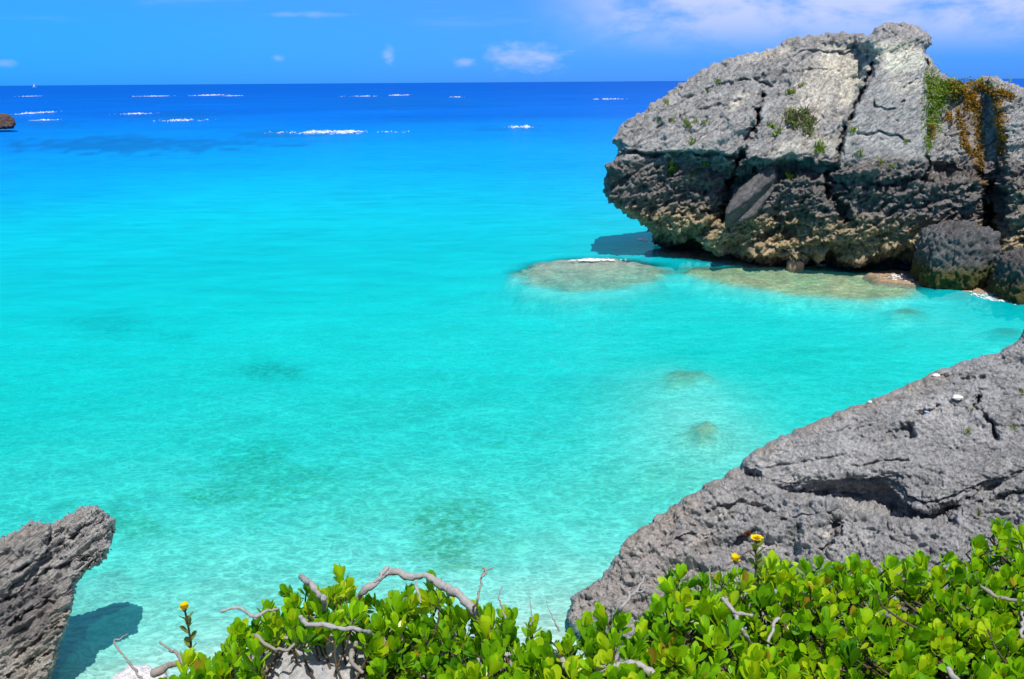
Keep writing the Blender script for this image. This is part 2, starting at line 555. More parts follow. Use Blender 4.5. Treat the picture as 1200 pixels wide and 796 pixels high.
# ------------------------------------------------------------------ relief rocks
class Relief:
    """A rock built as a dense shell: facets (world planes, each with an outline) joined, cracked, eroded, and closed with a back."""
    def __init__(self, name, outline, facets, pitch, mat, detail, tone, bulge=0.6, rim=14.0, thick=3.0, rimb=60.0,
                 cracks=(), carves=(), rough=2.0, soft=0.12, steep=2.6, seed=1, edge_n=6.0):
        o = np.asarray(outline, float)
        u0, v0 = o.min(0) - 2 * pitch
        u1, v1 = o.max(0) + 2 * pitch
        U, V = np.meshgrid(np.arange(u0, u1, pitch), np.arange(v0, v1, pitch))
        nz = fbm(np.stack([U / edge_n, V / edge_n, U * 0 + seed], -1), 4, seed)
        sd = polysd(U, V, o) + rough * nz
        gv, gu = np.gradient(sd, pitch)
        out = (sd > 0) & (sd < 1.6 * pitch)
        g2 = np.maximum(gu ** 2 + gv ** 2, 0.3)
        U = np.where(out, U - sd * gu / g2, U)
        V = np.where(out, V - sd * gv / g2, V)
        sdc = np.minimum(sd, 0)
        r = ray(U, V)
        T = None
        wob = fbm(np.stack([U / 16, V / 16, U * 0 + 5 + seed], -1), 4, seed + 3)
        for f in facets:
            poly, (au, av, ay), n = f[:3]
            P0 = at(au, av, ay)
            den = np.minimum(r @ n, -0.06)
            t = (n @ (P0 - CAM)) / den
            t = np.clip(t, 0.3 * ay, 2.2 * ay)
            if poly is not None:
                s = polysd(U, V, poly) + wob * (f[3] if len(f) > 3 else 2.5)
                px = t / F
                t = t + steep * np.maximum(s, 0) * px + px * 2.2 * np.exp(np.minimum(s, 0) / 2.5)
            if T is None:
                T = t
            else:
                h = np.clip(0.5 + 0.5 * (T - t) / soft, 0, 1)
                T = T * (1 - h) + t * h - soft * h * (1 - h)
        for pts, wd, dp in cracks:
            d = linesd(U + (2.0 + wd) * wob + 1.5 * nz, V + (2.0 + wd) * np.roll(wob, 9, 0) + 1.5 * np.roll(nz, 5, 1), pts)
            kw = np.clip(0.75 + 1.3 * np.roll(wob, 23, 1), 0.15, 1.3)
            T = T + dp * kw * np.exp(-(d / (wd * (0.6 + 0.5 * kw))) ** 2)
        for poly, dp, wd in carves:
            s = polysd(U, V, poly) + wob * 3.0
            T = T + dp * sst(-s, -1.0, wd)
        q = np.clip(-sdc / rim, 0, 1)
        T = T + bulge * (1 - np.sqrt(np.clip(1 - (1 - q) ** 2, 0, 1)))
        P = CAM + r * T[..., None]
        self.U, self.V, self.u0, self.v0, self.pitch = U, V, u0, v0, pitch
        nr = self._normals(P)
        for _ in range(6):
            nr = (nr + np.roll(nr, 2, 0) + np.roll(nr, -2, 0) + np.roll(nr, 2, 1) + np.roll(nr, -2, 1)) / 5
        nr = nr - 0.75 * r / np.linalg.norm(r, axis=-1)[..., None]
        nr /= np.linalg.norm(nr, axis=-1)[..., None]
        P = P + nr * (detail(P, U, V) * (0.25 + 0.75 * sst(-sdc, 0, 7.0 if rim > 7 else 3.0)))[..., None]
        self.P, self.N = P, self._normals(P)
        self.sd = sd
        inside = sd < 0.0
        near = sd < 1.6 * pitch
        cell = near[:-1, :-1] & near[1:, :-1] & near[:-1, 1:] & near[1:, 1:] & (inside[:-1, :-1] | inside[1:, :-1] | inside[:-1, 1:] | inside[1:, 1:])
        nv, nu = U.shape
        idx = np.arange(nu * nv).reshape(nv, nu)
        Fq = np.stack([idx[:-1, :-1], idx[1:, :-1], idx[1:, 1:], idx[:-1, 1:]], -1)[cell]
        back = P + (r / np.linalg.norm(r, axis=-1)[..., None]) * (0.03 + thick * np.sqrt(np.clip(-sdc / rimb, 0, 1)))[..., None]
        off = nu * nv
        Fb = Fq[:, ::-1] + off
        e = np.concatenate([Fq[:, [0, 1]], Fq[:, [1, 2]], Fq[:, [2, 3]], Fq[:, [3, 0]]])
        key = np.minimum(e[:, 0], e[:, 1]) * (nu * nv) + np.maximum(e[:, 0], e[:, 1])
        _, first, cnt = np.unique(key, return_index=True, return_counts=True)
        be = e[first[cnt == 1]]
        Fs = np.stack([be[:, 1], be[:, 0], be[:, 0] + off, be[:, 1] + off], -1)
        allV = np.concatenate([P.reshape(-1, 3), back.reshape(-1, 3)])
        allF = np.concatenate([Fq, Fb, Fs])
        tn = tone(P, U, V).reshape(-1, 3)
        allT = np.concatenate([tn, tn])
        used = np.unique(allF)
        remap = np.full(len(allV), -1)
        remap[used] = np.arange(len(used))
        Vv = allV[used]
        org = np.array([Vv[:, 0].mean(), Vv[:, 1].mean(), Vv[:, 2].min()])
        self.obj = mesh(name, Vv, remap[allF], mat, None, True, {'tone': allT[used]}, org)

    def _normals(self, P):
        dv, du = np.gradient(P, axis=0), np.gradient(P, axis=1)
        n = np.cross(dv, du)
        n /= np.linalg.norm(n, axis=-1)[..., None] + 1e-12
        s = np.sign((n * (CAM - P)).sum(-1))
        return n * np.where(s == 0, 1, s)[..., None]

    def hit(self, u, v):
        j = int(round((u - self.u0) / self.pitch))
        i = int(round((v - self.v0) / self.pitch))
        i = min(max(i, 0), self.P.shape[0] - 1)
        j = min(max(j, 0), self.P.shape[1] - 1)
        return self.P[i, j].copy(), self.N[i, j].copy()


def bed_coords(P, b, across, along):
    b = np.asarray(b, float)
    b /= np.linalg.norm(b)
    s = (P @ b)
    return P * along + (s * (across - along))[..., None] * b


def mixc(a, b, f):
    return a + (np.asarray(b) - a) * f[..., None]


def ell(u, v, cu, cv, ru, rv, ang=0):
    c, s = math.cos(math.radians(ang)), math.sin(math.radians(ang))
    x, y = u - cu, v - cv
    return np.sqrt(((x * c + y * s) / ru) ** 2 + ((-x * s + y * c) / rv) ** 2)


# ------------------------------------------------------------------ sea bed and water
SHOALS = [(806, 441, 2.0, 2.6, .55), (826, 502, 1.8, 2.2, .50), (1062, 365, 2.2, 2.6, .45), (1180, 389, 2.4, 2.8, .4), (692, 318, 4.6, 4.6, .55), (930, 328, 5.5, 4.2, .5), (1090, 330, 4.5, 4.0, .5)]


def water_depth(x, y):
    d = np.sqrt(x * x + y * y)
    xs = np.log(np.maximum(d, 3.0))
    k = np.log([3, 6, 9, 12, 18, 26, 36, 55, 90, 150, 260, 450, 900, 25000])
    z = [0.10, 0.12, 0.25, 0.72, 1.10, 1.15, 1.3, 1.7, 2.4, 4, 8, 14, 24, 30]
    base = np.interp(xs, k, z)
    P = np.stack([x * 0.22, y * 0.22, x * 0], -1)
    for (su, sv, rx, ry, kf) in SHOALS:
        c = onz(su, sv, -0.3)
        base = base * (1 - kf * np.exp(-((x - c[0]) / rx) ** 2 - ((y - c[1]) / ry) ** 2))
    return base * (1 + 0.16 * fbm(P, 4, 31)) + 0.05 * fbm(P * 5, 3, 32) * np.clip(1.5 - d / 60, 0, 1)


def fan(nb, nd, d0, d1, half):
    b = np.radians(np.linspace(-half, half, nb))
    d = np.exp(np.concatenate([np.linspace(math.log(d0), math.log(60), int(nd * .68), endpoint=False), np.linspace(math.log(60), math.log(d1), nd - int(nd * .68))]))
    B, D = np.meshgrid(b, d)
    return D * np.sin(B), D * np.cos(B)


def build_sea():
    nb, nd = 480, 460
    X, Y = fan(nb, nd, 3.0, 24000, 78)
    dep = water_depth(X, Y)
    u, v = proj(np.stack([X, Y, -dep], -1))
    P2 = np.stack([X, Y, X * 0], -1)
    nz = fbm(P2 * 1.1, 5, 51)
    nz2 = fbm(P2 * 0.35, 5, 57)
    alg = np.zeros_like(X)
    for (cu, cv, ru, rv, st) in [(310, 560, 110, 38, .55), (530, 628, 62, 50, .75), (160, 615, 55, 22, .6), (420, 600, 90, 30, .3), (690, 575, 70, 40, .25),
                                 (300, 540, 40, 14, .7), (250, 580, 26, 12, .8), (500, 650, 30, 18, .6), (560, 600, 24, 26, .6), (780, 560, 60, 30, .3),
                                 (125, 378, 58, 13, .9), (210, 396, 34, 8, .8), (320, 436, 44, 14, .9), (120, 380, 110, 24, .35),
                                 (960, 420, 140, 20, .3), (1100, 395, 80, 20, .4), (700, 460, 60, 16, .25), (450, 480, 90, 22, .2)]:
        e = ell(u, v, cu, cv, ru, rv)
        alg = np.maximum(alg, st * sst(-(e + 0.9 * nz + 0.5 * nz2), -1.15, -0.45))
    alg = np.where(Y > 0.2, alg, 0)
    sand_m, N = new_mat('sand_bed')
    pos = N.n('ShaderNodeNewGeometry').outputs['Position']
    a = N.n('ShaderNodeAttribute', {'attribute_name': 'algae'}).outputs['Fac']
    n = N.noise(pos, 0.8, 5, 0.6)
    n2 = N.noise(pos, 7.0, 5, 0.65)
    c = N.mix(N.sstep(n, 0.35, 0.7), (0.83, 0.77, 0.65), (0.75, 0.71, 0.59))
    c = N.mix(N.m('MULTIPLY', a, N.sstep(n2, 0.34, 0.62)), c, (0.30, 0.31, 0.11))
    c = N.mix(N.m('MULTIPLY', N.sstep(N.noise(pos, 1.1, 7, 0.72), 0.54, 0.70), 0.45), c, (0.45, 0.45, 0.28))
    bs = N.n('ShaderNodeBsdfDiffuse', None, Color=c)
    N.n('ShaderNodeOutputMaterial', None, Surface=bs)
    tag(mesh('seabed', np.stack([X, Y, -dep], -1).reshape(-1, 3), grid_faces(nb, nd), sand_m, attrs={'algae': alg.ravel()}), kind='structure')

    # water body: surface fan, skirt and floor in one closed volume
    m, N = new_mat('sea_water')
    geo = N.n('ShaderNodeNewGeometry')
    pos = geo.outputs['Position']
    dp = N.n('ShaderNodeAttribute', {'attribute_name': 'depth'}).outputs['Fac']
    rf = N.n('ShaderNodeAttribute', {'attribute_name': 'reef'}).outputs['Fac']
    body = N.n('ShaderNodeAttribute', {'attribute_name': 'body'}).outputs['Fac']
    mp = N.n('ShaderNodeMapping', None, Vector=pos, Scale=(0.75, 1.25, 1.0)).outputs[0]
    w1 = N.noise(mp, 0.55, 3, 0.55, 0.6)
    w2 = N.noise(mp, 2.4, 4, 0.6, 0.5)
    w3 = N.noise(mp, 0.06, 4, 0.6, 0.4)
    hgt = N.m('ADD', N.m('MULTIPLY', w1, 0.26), N.m('MULTIPLY', w2, 0.10))
    hgt = N.m('ADD', hgt, N.m('MULTIPLY', w3, 0.9))
    bmp = N.n('ShaderNodeBump', None, Strength=0.55, Distance=1.0, Height=hgt)
    fr = N.n('ShaderNodeFresnel', None, IOR=1.33, Normal=bmp)
    frf = N.m('MINIMUM', N.m('MULTIPLY', fr, 0.34), 0.09)
    gl = N.n('ShaderNodeBsdfGlossy', None, Color=(0.8, 0.93, 1, 1), Roughness=0.10, Normal=bmp)
    # caustic light pattern painted into the surface's transparent colour
    mw = N.v('ADD', mp, N.v('SCALE', N.n('ShaderNodeTexNoise', None, Vector=mp, Scale=1.6, Detail=3.0).outputs['Color']))
    mw.node.inputs[1].links[0].from_node.inputs['Scale'].default_value = 0.55
    ca = N.m('ABSOLUTE', N.m('SUBTRACT', N.noise(mw, 2.6, 2, 0.5), 0.5))
    cb = N.m('ABSOLUTE', N.m('SUBTRACT', N.noise(N.v('ADD', mw, (5.2, 8.1, 0)), 5.6, 2, 0.5), 0.5))
    la = N.sstep(ca, 0.0, 0.055, 1.0, 0.0)
    lb = N.sstep(cb, 0.0, 0.060, 1.0, 0.0)
    cc = N.m('ABSOLUTE', N.m('SUBTRACT', N.noise(N.v('ADD', mw, (1.2, 4.1, 0)), 10.5, 2, 0.5), 0.5))
    lb = N.m('ADD', lb, N.m('MULTIPLY', N.sstep(cc, 0.0, 0.10, 1.0, 0.0), 0.7))
    lens = N.m('ADD', 0.70, N.m('ADD', N.m('MULTIPLY', la, 0.24), N.m('MULTIPLY', lb, 0.19)))
    lens = N.m('ADD', lens, N.m('MULTIPLY', N.m('SUBTRACT', w1, 0.5), 0.16))
    lens = N.m('MINIMUM', lens, 1.0)
    tr = N.n('ShaderNodeBsdfTransparent', None, Color=N.n('ShaderNodeCombineColor', None, i0=lens, i1=lens, i2=lens).outputs[0])
    lg = N.m('DIVIDE', N.m('LOGARITHM', N.m('MAXIMUM', dp, 0.3), 10.0), 1.5)     # depth 1 m -> 0, 31 m -> 1
    bc = N.ramp(lg, [(0.0, (0.003, 0.70, 0.60)), (0.16, (0.001, 0.68, 0.63)), (0.26, (0.001, 0.51, 0.61)), (0.37, (0.001, 0.33, 0.62)),
                     (0.52, (0.001, 0.19, 0.56)), (0.72, (0.001, 0.105, 0.46)), (1.0, (0.001, 0.070, 0.37))])
    bc = N.mix(N.m('MULTIPLY', rf, 0.52), bc, (0.004, 0.085, 0.22))
    chop = N.noise(N.n('ShaderNodeMapping', None, Vector=pos, Scale=(0.35, 1.0, 1.0)).outputs[0], 1.1, 6, 0.68, 0.5)
    chop2 = N.noise(N.n('ShaderNodeMapping', None, Vector=pos, Scale=(0.5, 1.0, 1.0)).outputs[0], 0.035, 8, 0.72, 0.4)
    kk = N.m('ADD', 0.38, N.m('ADD', N.m('MULTIPLY', chop, 0.66), N.m('MULTIPLY', chop2, 0.60)))  # light and dark of the waves painted as streaks into the body colour
    bc = N.mix(1.0, bc, N.n('ShaderNodeCombineColor', None, i0=kk, i1=kk, i2=kk).outputs[0], 'MULTIPLY')
    df = N.n('ShaderNodeBsdfDiffuse', None, Color=bc, Normal=bmp)
    inner = N.n('ShaderNodeMixShader', None, i0=body, i1=tr, i2=df)
    mx = N.n('ShaderNodeMixShader', None, i0=frf, i1=inner, i2=gl)
    va = N.n('ShaderNodeVolumeAbsorption', None, Color=(0.61, 0.981, 0.985, 1), Density=2.0)
    N.n('ShaderNodeOutputMaterial', None, Surface=mx, Volume=va)
    u2, v2 = proj(np.stack([X, Y, X * 0], -1))
    # the far dark reefs under the surface
    reef = np.zeros_like(X)
    lx = np.stack([u2 / 34.0, v2 / 2.6, u2 * 0], -1)
    rn = fbm(lx, 4, 77)
    for (cu, cv, ru, rv, st) in [(130, 171, 150, 11, 1.), (220, 168, 120, 6, .8), (150, 165, 70, 8, .8), (310, 157, 45, 5, .8), (200, 137, 90, 6, .6), (60, 145, 50, 5, .5), (370, 156, 60, 5, .6),
                                 (125, 378, 56, 12, .34), (212, 396, 30, 7, .28), (322, 436, 42, 12, .34), (470, 120, 140, 9, .35), (600, 150, 40, 4, .5), (40, 190, 80, 6, .2)]:
        e = ell(u2, v2, cu, cv, ru, rv)
        reef = np.maximum(reef, st * sst(-(e + 1.25 * rn), -1.05, -0.45))
    reef = np.where(Y > 1, reef, 0)
    dd = np.sqrt(X ** 2 + Y ** 2)
    blue = np.interp(np.log(np.maximum(dd, 3.0)), np.log([3, 6, 9, 12, 18, 26, 36, 55, 90, 150, 260, 450, 900, 25000]), [0.30, 0.42, 0.62, 0.95, 1.45, 1.80, 2.3, 3.2, 5.0, 9.0, 15, 20, 26, 30])
    blue = blue * (1 + 0.22 * fbm(np.stack([X * 0.02, Y * 0.02, X * 0], -1), 4, 33))
    bodyv = np.interp(np.log(dd), np.log([1, 9, 14, 22, 30, 45, 80, 140, 300]), [0.0, 0.02, 0.18, 0.42, 0.56, 0.74, 0.92, 0.98, 1.0])
    # a short water column over a shallow shelf scatters less
    for (poly, cl) in SHALLOWS:
        pw = np.array([onz(a, b, 0.0)[:2] for a, b in poly])
        sd = polysd(X, Y, pw) + 0.3 * fbm(P2 * 0.9, 4, 91)
        bodyv = bodyv * (1 - cl * sst(-sd, 0.0, 0.9))
    top = np.stack([X, Y, X * 0], -1).reshape(-1, 3)
    bot = top.copy()
    bot[:, 2] = -60
    Fq = grid_faces(nb, nd)
    e = np.concatenate([Fq[:, [0, 1]], Fq[:, [1, 2]], Fq[:, [2, 3]], Fq[:, [3, 0]]])
    n = nb * nd
    key = np.minimum(e[:, 0], e[:, 1]) * n + np.maximum(e[:, 0], e[:, 1])
    _, first, cnt = np.unique(key, return_index=True, return_counts=True)
    be = e[first[cnt == 1]]
    Fs = np.stack([be[:, 1], be[:, 0], be[:, 0] + n, be[:, 1] + n], -1)
    at2 = lambda a: np.concatenate([a.ravel(), a.ravel()])
    tag(mesh('sea_water', np.concatenate([top, bot]), np.concatenate([Fq, Fq[:, ::-1] + n, Fs]), m,
             attrs={'depth': at2(blue), 'reef': at2(reef), 'body': at2(bodyv)}), kind='structure')


SHELVES = [
    ('flat_rock', [(582, 317), (618, 305), (665, 299), (728, 299), (790, 308), (806, 320), (775, 334), (718, 345), (660, 346), (602, 335)], -0.03, 0.75, (0.54, 0.43, 0.27), 71, 0.6, .9,
     'flat tan rock just awash in the turquoise water left of the big rock'),
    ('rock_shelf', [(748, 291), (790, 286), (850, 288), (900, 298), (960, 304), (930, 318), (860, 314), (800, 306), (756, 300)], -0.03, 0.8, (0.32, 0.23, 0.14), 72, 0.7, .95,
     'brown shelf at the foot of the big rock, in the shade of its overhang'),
    ('rock_shelf', [(770, 312), (850, 308), (900, 304), (990, 306), (1090, 316), (1120, 334), (1085, 352), (1020, 357), (950, 351), (870, 342), (805, 328)], -0.12, 0.8, (0.56, 0.45, 0.24), 73, 0.9, .92,
     'wide yellowish shelf showing through the shallows before the big rock'),
    ('rock_shelf', [(1000, 318), (1035, 312), (1080, 316), (1160, 330), (1210, 345), (1200, 356), (1150, 346), (1080, 336), (1020, 330)], 0.03, 0.8, (0.36, 0.24, 0.14), 74, 0.5, .95,
     'reddish wet ledge with foam around the dark boulders'),
    ('sunken_rock', [(1030, 362), (1060, 357), (1092, 364), (1085, 372), (1045, 370)], -0.22, 0.65, (0.50, 0.42, 0.2), 75, 0.35, .9,
     'small yellowish sunken rock in front of the rounded dark boulder'),
    ('sunken_rock', [(766, 438), (788, 428), (832, 430), (846, 440), (818, 450), (780, 449)], -0.27, 0.72, (0.50, 0.42, 0.22), 76, 0.36, .6,
     'pale elongated sunken rock, the farther of two in the cove beside the slab'),
    ('sunken_rock', [(798, 498), (814, 485), (838, 484), (855, 494), (850, 510), (828, 517), (806, 512)], -0.20, 0.68, (0.52, 0.43, 0.22), 77, 0.30, .7,
     'rounded pale sunken rock, the nearer of two in the cove beside the slab'),
    ('sunken_rock', [(1140, 386), (1168, 380), (1200, 382), (1215, 392), (1180, 397)], -0.3, 0.7, (0.30, 0.30, 0.18), 78, 0.35, .8,
     'dark sunken rock close to the top end of the grey slab')]
SHALLOWS = [(q[1], q[7]) for q in SHELVES]
build_sea()


# ------------------------------------------------------------------ the big rock across the cove
BED = (-0.52, -0.25, 0.82)


def big_detail(P, U, V):
    up = sst(-V, -205, -175)                                   # upper weathered slabs, lower pitted wall
    big = fbm(P * 0.45, 4, 13)
    med = fbm(P * 1.7, 5, 14, 0.58)
    fine = fbm(P * 6.5, 4, 16, 0.65)
    b = np.array(BED) / np.linalg.norm(BED)
    b2 = np.array((-0.22, 0.1, 0.97))
    s1 = P @ b + 0.22 * med + 0.25 * big
    s2 = P @ b2 + 0.20 * med
    Q = P + 0.14 * med[..., None] * np.array([1, -1, 1.0]) + 0.03 * fine[..., None]
    c1, c2, c3 = chips(bed_coords(Q, BED, 1.5, 0.7), 1.0, 18), chips(bed_coords(Q, BED, 2.0, 1.0), 2.2, 19), chips(Q, 5.5, 20)
    f1, f1e = worley(P * np.array([2.6, 2.6, 3.4]) + 0.8 * med[..., None], 15)
    f1b, _ = worley(P * 6.0 + 0.7 * fine[..., None], 17)
    c4 = chips(Q, 11.0, 23)
    gr = grooves(bed_coords(P, BED, 2.6, 0.5), 0.045, 24) + 0.7 * grooves(bed_coords(P, BED, 6.0, 1.1), 0.06, 25) + 0.6 * grooves(P * 0.8, 0.03, 28)
    d_up = 0.05 * saw(s1 * 1.3) + 0.055 * saw(s1 * 4.7 + fine * 0.4) + 0.10 * big + 0.22 * c1 + 0.22 * c2 + 0.28 * c3 + 0.36 * c4 + 0.02 * fine - 0.15 * gr - 0.06 * np.clip(0.40 - f1b, 0, 1)
    d_lo = 0.10 * saw(s2 * 1.6) + 0.10 * saw(s2 * 5.2 + fine * 0.5) + 0.18 * big + 0.10 * med + 0.40 * c1 + 0.6 * c2 + 0.8 * c3 + 0.8 * c4 - 0.30 * np.clip(0.5 - f1, 0, 1) + 0.10 * fine - 0.34 * np.clip(0.45 - f1b, 0, 1) - 0.12 * gr
    slab = np.exp(-np.maximum(polysd(U, V, D_POLY), 0) / 4)
    d = d_up * up + d_lo * (1 - up)
    return d * (1 - 0.55 * slab * up) * 0.85


def big_tone(P, U, V):
    n = fbm(P * 0.8, 5, 21)
    n2 = fbm(P * 2.5, 5, 22, 0.6)
    c = np.ones(P.shape) * np.array([0.455, 0.440, 0.420])
    c = mixc(c, (0.52, 0.50, 0.47), sst(n, -0.05, 0.45) * 0.6)
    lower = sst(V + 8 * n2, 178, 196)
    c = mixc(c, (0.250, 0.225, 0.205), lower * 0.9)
    # freshly broken cream faces high in the middle
    cream = np.zeros(U.shape)
    for (cu, cv, ru, rv, ang, st) in [(1052, 66, 36, 24, 20, 1.), (985, 78, 34, 24, 50, .8), (960, 100, 26, 50, 40, .55), (1000, 95, 14, 40, 25, .9), (950, 170, 46, 14, -10, .5),
                                      (865, 120, 16, 8, -40, .6), (1062, 100, 22, 14, 0, .5), (900, 62, 34, 7, -12, .5), (955, 130, 14, 46, 30, .5)]:
        cream = np.maximum(cream, st * sst(-(ell(U, V, cu, cv, ru, rv, ang) + 0.55 * n2 + 0.2 * n), -1.2, -0.6))
    knob = sst(-V - 6 * n2, -52, -44) * sst(U, 1015, 1022)
    c = mixc(c, (0.86, 0.78, 0.63), cream * (1 - knob))
    # tan tide band near the water line
    z = P[..., 2] + 0.35 * n2
    tide = sst(-z, -2.1, -1.35) * sst(z, 0.10, 0.4)
    c = mixc(c, (0.64, 0.49, 0.27), tide * sst(n2, -0.75, 0.05) * 0.95)
    c = mixc(c, (0.17, 0.075, 0.04), sst(-z, -0.45, -0.05) * 0.8)
    pil = sst(U, 1172, 1182) * sst(V, 205, 235)
    c = mixc(c, (0.55, 0.44, 0.29), pil * sst(n2, -0.4, 0.3) * 0.8)
    # rust streaks beneath the hanging plant
    for pts in [((1128, 120), (1146, 160), (1149, 215)), ((1172, 120), (1176, 190)), ((1128, 150), (1143, 190))]:
        c = mixc(c, (0.33, 0.17, 0.05), np.exp(-(linesd(U, V, pts) / 5) ** 2) * 0.6)
    return np.clip(c, 0.02, 0.8)


D_POLY = [(1034, 67), (1085, 60), (1087, 100), (1088, 188), (1084, 198), (1043, 211), (1005, 209), (981, 201), (986, 178), (996, 143), (1010, 115)]
BIG_OUT = [(716, 162), (726, 148), (762, 124), (800, 95), (828, 79), (857, 67), (895, 60), (914, 53), (924, 44), (957, 39), (996, 38), (1019, 41), (1027, 32), (1046, 27),
           (1072, 29), (1090, 39), (1092, 50), (1086, 62), (1096, 79), (1115, 91), (1136, 98), (1148, 91), (1167, 88), (1175, 95), (1200, 103), (1250, 112), (1300, 140), (1340, 200),
           (1350, 330), (1340, 420), (1200, 395), (1050, 365), (900, 345), (820, 330), (785, 305), (768, 285), (757, 268), (745, 259), (728, 247), (713, 238), (707, 224), (711, 196), (726, 181)]
big = Relief('coastal_rock', BIG_OUT, [
    (None, (900, 280, 33.20), nrm(-22, 0)),
    ([(716, 162), (726, 146), (800, 92), (857, 62), (914, 48), (926, 66), (905, 98), (892, 117), (883, 143), (868, 182), (809, 179), (762, 179), (728, 174)], (790, 150, 31.13), nrm(-28, 50), 4),
    ([(709, 196), (726, 180), (762, 179), (809, 179), (866, 182), (860, 205), (853, 218), (850, 248), (850, 267), (819, 261), (788, 271), (762, 265), (733, 249), (707, 224)], (790, 225, 30.55), nrm(-6, 8), 4),
    ([(892, 117), (908, 90), (918, 44), (960, 32), (1021, 36), (1026, 72), (1007, 115), (988, 158), (976, 190), (957, 187), (929, 181), (900, 185), (871, 184), (883, 148)], (930, 135, 30.18), nrm(-12, 50), 4),
    (D_POLY, (1040, 150, 28.55), nrm(-16, 36), 2),
    ([(1017, 47), (1027, 28), (1046, 22), (1072, 24), (1094, 36), (1095, 50), (1087, 62), (1060, 64), (1035, 68)], (1055, 45, 30.56), nrm(-10, 25), 3),
    ([(1084, 62), (1096, 74), (1115, 86), (1136, 93), (1148, 86), (1167, 84), (1200, 98), (1340, 140), (1340, 216), (1200, 214), (1160, 206), (1141, 206), (1115, 194), (1088, 190)], (1120, 155, 28.84), nrm(-18, 38), 4),
    ([(1165, 96), (1200, 103), (1340, 120), (1340, 218), (1200, 216), (1182, 208), (1176, 150)], (1195, 160, 27.31), nrm(-25, 32), 3),
    ([(878, 226), (907, 209), (957, 209), (990, 222), (980, 255), (948, 280), (938, 301), (905, 299), (868, 291), (848, 279), (862, 262), (860, 243)], (905, 262, 28.94), nrm(-12, 2), 4),
    ([(950, 225), (1040, 222), (1101, 212), (1148, 208), (1150, 265), (1120, 276), (1060, 284), (1010, 290), (975, 284), (945, 282), (955, 255)], (1060, 250, 27.45), nrm(-14, 2), 5),
    ([(986, 268), (1012, 262), (1016, 296), (1004, 306), (990, 300)], (1000, 285, 27.98), nrm(-15, -5), 3),
    ([(1016, 282), (1056, 278), (1054, 296), (1040, 300), (1020, 300)], (1036, 288, 27.98), nrm(-15, -20), 3),
    ([(1172, 340), (1175, 275), (1188, 220), (1212, 205), (1340, 205), (1340, 420), (1200, 380)], (1195, 270, 25.79), nrm(-36, 8), 3),
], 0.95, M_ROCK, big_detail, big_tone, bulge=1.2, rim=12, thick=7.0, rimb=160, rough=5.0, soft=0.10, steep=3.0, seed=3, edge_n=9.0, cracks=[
    ([(1024, 74), (1006, 116), (988, 160), (978, 200)], 2.2, 0.9),
    ([(894, 112), (884, 145), (869, 180), (853, 218), (849, 262)], 3.2, 1.3),
    ([(1022, 112), (1025, 124), (1038, 131), (1052, 128), (1060, 119)], 1.3, 0.14),
    ([(1006, 158), (1030, 156), (1052, 160), (1066, 168)], 1.4, 0.16),
    ([(1058, 104), (1075, 92)], 1.2, 0.2),
    ([(1087, 70), (1088, 120), (1087, 200)], 2.0, 0.5),
    ([(728, 178), (762, 181), (809, 180), (860, 183)], 2.2, 0.5),
    ([(800, 118), (840, 100), (895, 88)], 1.4, 0.14), ([(770, 150), (820, 128), (870, 118)], 1.3, 0.12), ([(925, 66), (960, 60), (1000, 62)], 1.4, 0.2),
    ([(930, 84), (955, 78), (985, 84)], 1.2, 0.16), ([(858, 98), (884, 92), (905, 100)], 1.6, 0.25),
    ([(1150, 212), (1158, 260), (1160, 330)], 7.0, 1.2), ([(960, 218), (985, 235), (990, 255)], 6.0, 0.8),
    ([(895, 275), (912, 262), (924, 272)], 5.0, 0.7), ([(775, 232), (810, 222), (845, 228)], 1.3, 0.14), ([(790, 252), (820, 246), (848, 250)], 1.4, 0.16),
])
tag(big.obj, 'massive layered grey limestone rock with cream patches rising across the cove', 'rock')

# wedge block leaning in the gap
wedge = Relief('fallen_rock', [(853, 240), (866, 222), (888, 202), (906, 185), (910, 205), (908, 222), (896, 240), (884, 256), (868, 262), (850, 268), (849, 250)],
               [(None, (880, 225, 29.3), nrm(-40, 40)),
                ([(849, 238), (906, 182), (912, 204), (868, 240), (850, 252)], (880, 215, 29.0), nrm(-30, 50), 1)],
               0.9, M_ROCK, lambda P, U, V: 0.06 * ridged(bed_coords(P, (-0.75, 0, 0.66), 7, 0.6), 3, 41) + 0.06 * fbm(P * 2.5, 5, 42, 0.6),
               lambda P, U, V: np.ones(P.shape) * np.array([0.18, 0.17, 0.165]) * (1 + 0.3 * fbm(P * 2, 4, 43))[..., None],
               bulge=0.4, rim=6, thick=1.2, rimb=20, rough=1.5, soft=0.05, seed=5)
tag(wedge.obj, 'wedge shaped grey block leaning in the dark cleft of the big rock', 'rock')


